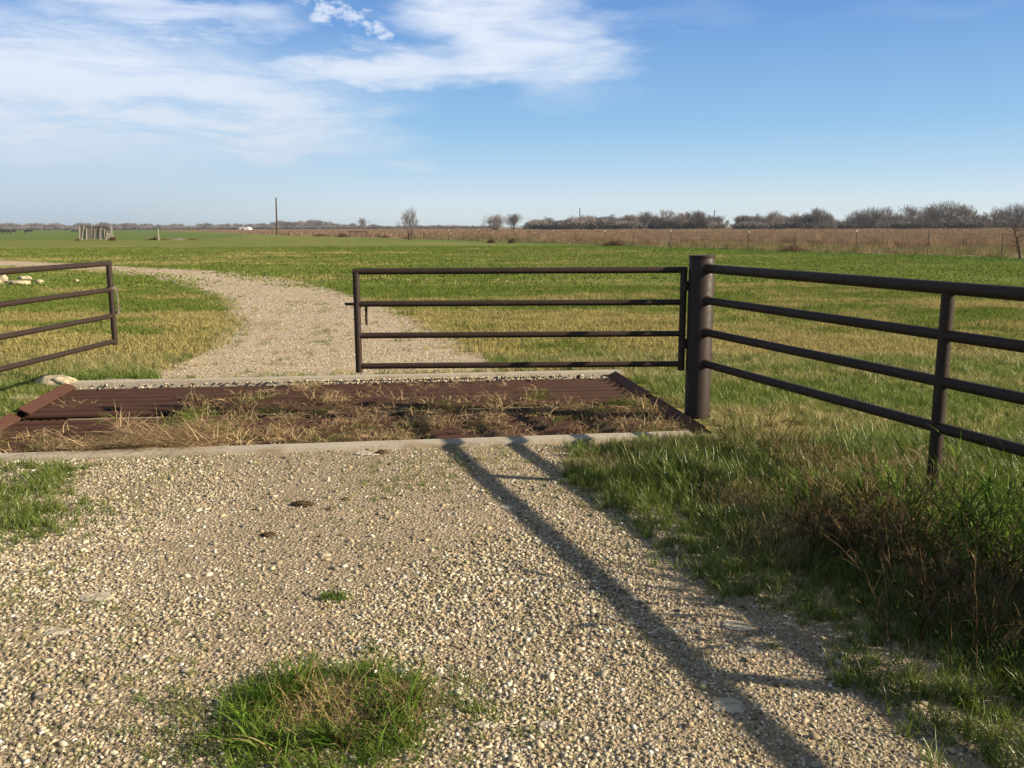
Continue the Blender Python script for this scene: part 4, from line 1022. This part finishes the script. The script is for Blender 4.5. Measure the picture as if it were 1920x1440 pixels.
# ------------------------------------------------------------------ wire fence with steel posts
wf = empty('wire_fence', fence_pts[1], 'long barbed wire fence of thin posts between green pasture and dry brown field', 'fence')
o0 = wf.location
white = {711, 753, 794, 841, 896, 967, 1038, 1134, 1258, 1406, 1611}
for (px, py), p in zip(fence_px[1:], fence_pts[1:]):
    p = p + Vector((0, .5, 0)); h = 1.22 * rr.uniform(.94, 1.06); lean = rr.uniform(-.05, .05)
    th = .018 + .00012 * p.y
    m = MB(); m.tube([p - o0, p - o0 + Vector((lean, 0, h))], th, 5); po = m.build('fence_post', M_tpost, wf)
    if px in white:
        m = MB(); m.tube([p - o0 + Vector((lean, 0, h - .04)), p - o0 + Vector((lean, 0, h + .07))], th + .008, 6); m.build('insulator', M_white, po)
m = MB()
for h in (.35, .65, .95, 1.15):
    for a_, b_ in zip(fence_pts[:-1], fence_pts[1:]):
        a2, b2 = a_ + Vector((0, .5, h)), b_ + Vector((0, .5, h)); m.tube([a2 - o0, (a2 + b2) / 2 - o0 - Vector((0, 0, .02)), b2 - o0], .0035, 3, cap=False)
m.build('wire', M_tpost, wf)
# timber brace (H frame) at the fence corner
p0 = g(674, 445.5) + Vector((0, .5, 0)); br = empty('timber_brace', p0, 'dark timber H brace frame standing at the corner of the wire fence', 'fence brace')
def bp(px, py): return at(px, py, p0.y) - p0
for nm, a_, b_ in (('post', (655, 446), (656, 434)), ('post', (664, 446), (664, 432)), ('post', (688, 446), (687, 432.5)), ('cross_bar', (654, 434.5), (688, 434.5)), ('strut', (688, 434), (696, 444.5)), ('post', (679, 446), (679, 439))):
    m = MB(); m.tube([bp(*a_), bp(*b_)], .065, 7); m.build(nm, M_darkwood, br)
m = MB(); s0 = g(767, 449.5); m.tube([(0, 0, 0), (.02, 0, .6), (-.03, 0, .95)], [.17, .13, .1], 8)
tag(m.build('tree_stump', M_darkwood, None, loc=s0), 'dark broken stump just left of the young bare tree', 'stump')

# ------------------------------------------------------------------ power poles
def pole(px, base, top, Y, label):
    p = foot(px, Y); t_ = at(top[0], top[1], Y) - p; root = empty('power_pole', p, label, 'pole', 'bare wooden power poles in the fields')
    m = MB(); m.tube([(0, 0, -.3), t_ * .5, t_], [.20, .17, .14], 10); m.build('shaft', M_darkwood, root)
    m = MB(); m.tube([t_, t_ + Vector((0, 0, .12))], .15, 8); m.build('pole_top', M_oldwood, root)
pole(519.5, 438, (517.5, 371), 200, 'tall plain wooden pole left of centre rising alone over the green field')
pole(1088, 428, (1087, 391), 330, 'distant wooden pole standing in front of the dense tree row')
pole(1340, 428, (1340, 394), 335, 'thin distant wooden pole at the right end of the dense tree row')

# ------------------------------------------------------------------ old wooden cattle chute and debris
Yc = g(180, 450).y; base = Vector((at(180, 440, Yc).x, Yc, 0))
co = empty('cattle_chute', base, 'weathered grey wooden cattle chute with plank sides and leaning posts on the left', 'corral')
def cp(px, py, dy=0.0): return at(px, py, Yc + dy) - base
for a_, b_, th, dy in (((149, 451), (149, 423), .09, 0), ((153, 451), (157.5, 423.5), .13, 0), ((162, 452), (162, 428), .09, -.1), ((176, 450), (178, 431), .05, -.1), ((187, 450), (187.5, 428), .07, -.1), ((197, 450), (195, 430), .06, -.1), ((199, 451), (201, 432), .08, -.1), ((208, 450), (208, 424), .08, .4), ((212, 450), (210, 430), .06, .9), ((172, 448), (172, 424), .08, 2.2), ((190, 449), (190, 425), .08, 2.2), ((150, 449), (150, 426), .08, 2.2)):
    m = MB(); m.tube([cp(*a_, dy), cp(*b_, dy)], [th, th * .8], 7); m.build('post', M_oldwood, co)
for k, y_ in enumerate(np.linspace(430, 447, 7)):
    m = MB(); a_, b_ = cp(161, y_ + rr.uniform(-.5, .5)), cp(198, y_ + rr.uniform(-.6, .6)); d_ = b_ - a_
    m.box((a_ + b_) / 2, (d_.length, .05, .115), Matrix.Rotation(-math.atan2(d_.z, d_.x), 3, 'Y')); m.build('plank', M_oldwood, co)
for k, y_ in enumerate(np.linspace(425, 446, 8)):
    m = MB(); a_, b_ = cp(149, y_, 2.2), cp(204, y_ + rr.uniform(-1, 1), 2.2); d_ = b_ - a_
    m.box((a_ + b_) / 2, (d_.length, .05, .16), Matrix.Rotation(-math.atan2(d_.z, d_.x), 3, 'Y')); m.build('plank', M_darkwood, co)
for y_ in (430, 435, 440, 445):
    m = MB(); a_, b_ = cp(149, y_), cp(162, y_); d_ = b_ - a_; m.box((a_ + b_) / 2, (d_.length, .05, .12)); m.build('plank', M_oldwood, co)
m = MB(); m.tube([cp(184, 434), cp(191, 416)], [.06, .04], 6); m.build('loose_pole', M_darkwood, co)
for i in range(5):
    m = MB(); m.tube([cp(198 + i, 434 + 3 * i, .2), cp(216 - i * .5, 448 - i, .6)], .05, 5); m.build('fallen_plank', M_oldwood, co)
for (px, w_, h_, lb) in ((212, 12, 12, 'dark scrub heap against the right side of the wooden chute'), (146, 10, 6, 'low dark scrub at the left foot of the wooden chute')):
    p = g(px, 451); b_ = fine_brush(px, h_ / F * p.y, w_ / F * p.y, 400, .05); tag(b_.build('scrub', M_brush, None, loc=p), lb, 'bush')
pz = g(297, 450.5); m = MB(); wp = empty('wooden_post', pz, 'pair of leaning old grey posts standing alone right of the wooden chute', 'post')
m.tube([at(297.5, 450.5, pz.y) - pz, at(295.5, 428, pz.y) - pz], [.11, .09], 7); m.build('post', M_oldwood, wp)
m = MB(); m.tube([at(296, 450.5, pz.y) - pz + Vector((0, .3, 0)), at(293.5, 430, pz.y) - pz + Vector((0, .3, 0))], [.09, .07], 7); m.build('post', M_darkwood, wp)
for (x0, w_, h_, lb) in ((291, 8, 9, 'dark bush at the foot of the leaning old posts'), (283, 16, 5, 'low dry brush left of the leaning old posts'), (313, 26, 4, 'low dark debris heap right of the leaning old posts'), (335, 26, 5, 'pale twiggy debris in the middle of the debris row'), (362, 28, 4, 'dark flat debris heap at the right end of the debris row')):
    p = g(x0, 450); b_ = fine_brush(x0, h_ / F * p.y, w_ / F * p.y, 360, .05); tag(b_.build('debris_heap', M_brush if 'pale' not in lb else M_oldwood, None, loc=p), lb, 'brush heap', 'debris row beside the old posts')

# ------------------------------------------------------------------ white shed far away
p = foot(461, 420); sh = empty('white_shed', p, 'small white metal shed with dark opening far off beside the dry field', 'shed'); k_ = 420 / F
W_, Hh = 18 * k_, 5.2 * k_; D_ = 5
m = MB(); prof = [(-W_ / 2, 0), (-W_ / 2, Hh * .8), (-W_ * .2, Hh), (W_ * .3, Hh), (W_ / 2, Hh * .7), (W_ / 2, 0)]
m.add([(x, -D_ / 2, z + .6) for x, z in prof] + [(x, D_ / 2, z + .6) for x, z in prof], [tuple(range(5, -1, -1)), tuple(range(6, 12))] + [(i, (i + 1) % 6, (i + 1) % 6 + 6, i + 6) for i in range(6)])
m.build('shell', M_white, sh)
m = MB(); m.box((-W_ * .17, -D_ / 2 - .02, .6 + Hh * .3), (W_ * .25, .05, Hh * .55)); m.build('opening', M_dark, sh)  # dark panel on the closed shell, its colour standing for shade inside
m = MB(); m.box((-W_ * .3, 0, .35), (.3, D_ * .8, .5)); m.box((W_ * .3, 0, .35), (.3, D_ * .8, .5)); m.box((-W_ * .3, 0, .3), (.28, D_ * .7, .64)); m.build('footing', M_conc, sh)

# ------------------------------------------------------------------ grazing cattle
def cow_mesh():
    V = [(0, 0, 1.02), (.45, 0, 1.04), (.85, 0, 1.06), (-.45, 0, 1.0), (-.85, 0, 1.05),       # 0-4 spine: 2 shoulder, 4 rump
         (1.15, 0, .95), (1.4, 0, .62), (1.52, 0, .36), (1.62, 0, .12),                        # 5-8 neck, head, muzzle (grazing)
         (.8, .2, .72), (.82, .22, .42), (.80, .22, .04), (.8, -.2, .72), (.74, -.22, .42), (.76, -.22, .04),   # 9-14 fore legs
         (-.85, .2, .78), (-.98, .22, .48), (-.92, .22, .04), (-.85, -.2, .78), (-.90, -.22, .48), (-.82, -.22, .04),   # 15-20 hind legs
         (-1.08, 0, 1.08), (-1.16, 0, .7), (-1.15, 0, .4), (1.38, .16, .55), (1.38, -.16, .55)]   # tail, ears
    E = [(0, 1), (1, 2), (0, 3), (3, 4), (2, 5), (5, 6), (6, 7), (7, 8), (2, 9), (9, 10), (10, 11), (2, 12), (12, 13), (13, 14), (4, 15), (15, 16), (16, 17), (4, 18), (18, 19), (19, 20), (4, 21), (21, 22), (22, 23), (6, 24), (6, 25)]
    Rr = [.36, .36, .33, .36, .31, .22, .16, .12, .09, .14, .075, .055, .14, .075, .055, .17, .08, .055, .17, .08, .055, .05, .03, .045, .05, .05]
    me = bpy.data.meshes.new('cow'); me.from_pydata(V, E, []); o = bpy.data.objects.new('cow', me); C.objects.link(o)
    sk = o.modifiers.new('skin', 'SKIN'); sk.use_smooth_shade = True
    for i, r in enumerate(Rr): me.skin_vertices[0].data[i].radius = (r * .85, r)
    me.skin_vertices[0].data[0].use_root = True
    o.modifiers.new('sub', 'SUBSURF').levels = 1
    bpy.context.view_layer.update()
    ev = o.evaluated_get(bpy.context.evaluated_depsgraph_get()); m2 = bpy.data.meshes.new_from_object(ev); C.objects.unlink(o); bpy.data.objects.remove(o)
    m2.materials.clear(); m2.materials.append(M_hide); return m2
cm = cow_mesh()
GCW = 'black cattle grazing in the far wheat field'
for (px, rz, s_, lb, Y) in ((-1, 3.0, 1, 'black cow cut off by the left edge', 300), (15, 3.6, 1, 'left one of the two black cows grazing side by side', 285), (24, 3.5, .95, 'right one of the two black cows grazing side by side', 295), (54.5, 3.3, 1, 'black cow grazing alone between the pair and the wooden chute', 300), (141, 3.8, .9, 'black cow just left of the wooden chute', 330)):
    o = bpy.data.objects.new('cow', cm); C.objects.link(o); o.location = foot(px, Y); o.rotation_euler = (0, 0, rz); o.scale = (s_,) * 3; tag(o, lb, 'cow', GCW)

# ------------------------------------------------------------------ haze
hz = MB(); hz.box((0, 1000, 7.2), (4200, 2400, 16.6)); M_haze = bpy.data.materials.new('haze'); M_haze.use_nodes = True; n = NT(M_haze.node_tree)
pv = n.new('ShaderNodeVolumePrincipled', {'Color': (.72, .82, .95, 1), 'Density': .00018, 'Anisotropy': .3})
ou = n.new('ShaderNodeOutputMaterial'); n.t.links.new(pv.outputs[0], ou.inputs['Volume'])
HZ = hz.build('haze', M_haze); HZ['kind'] = 'stuff'
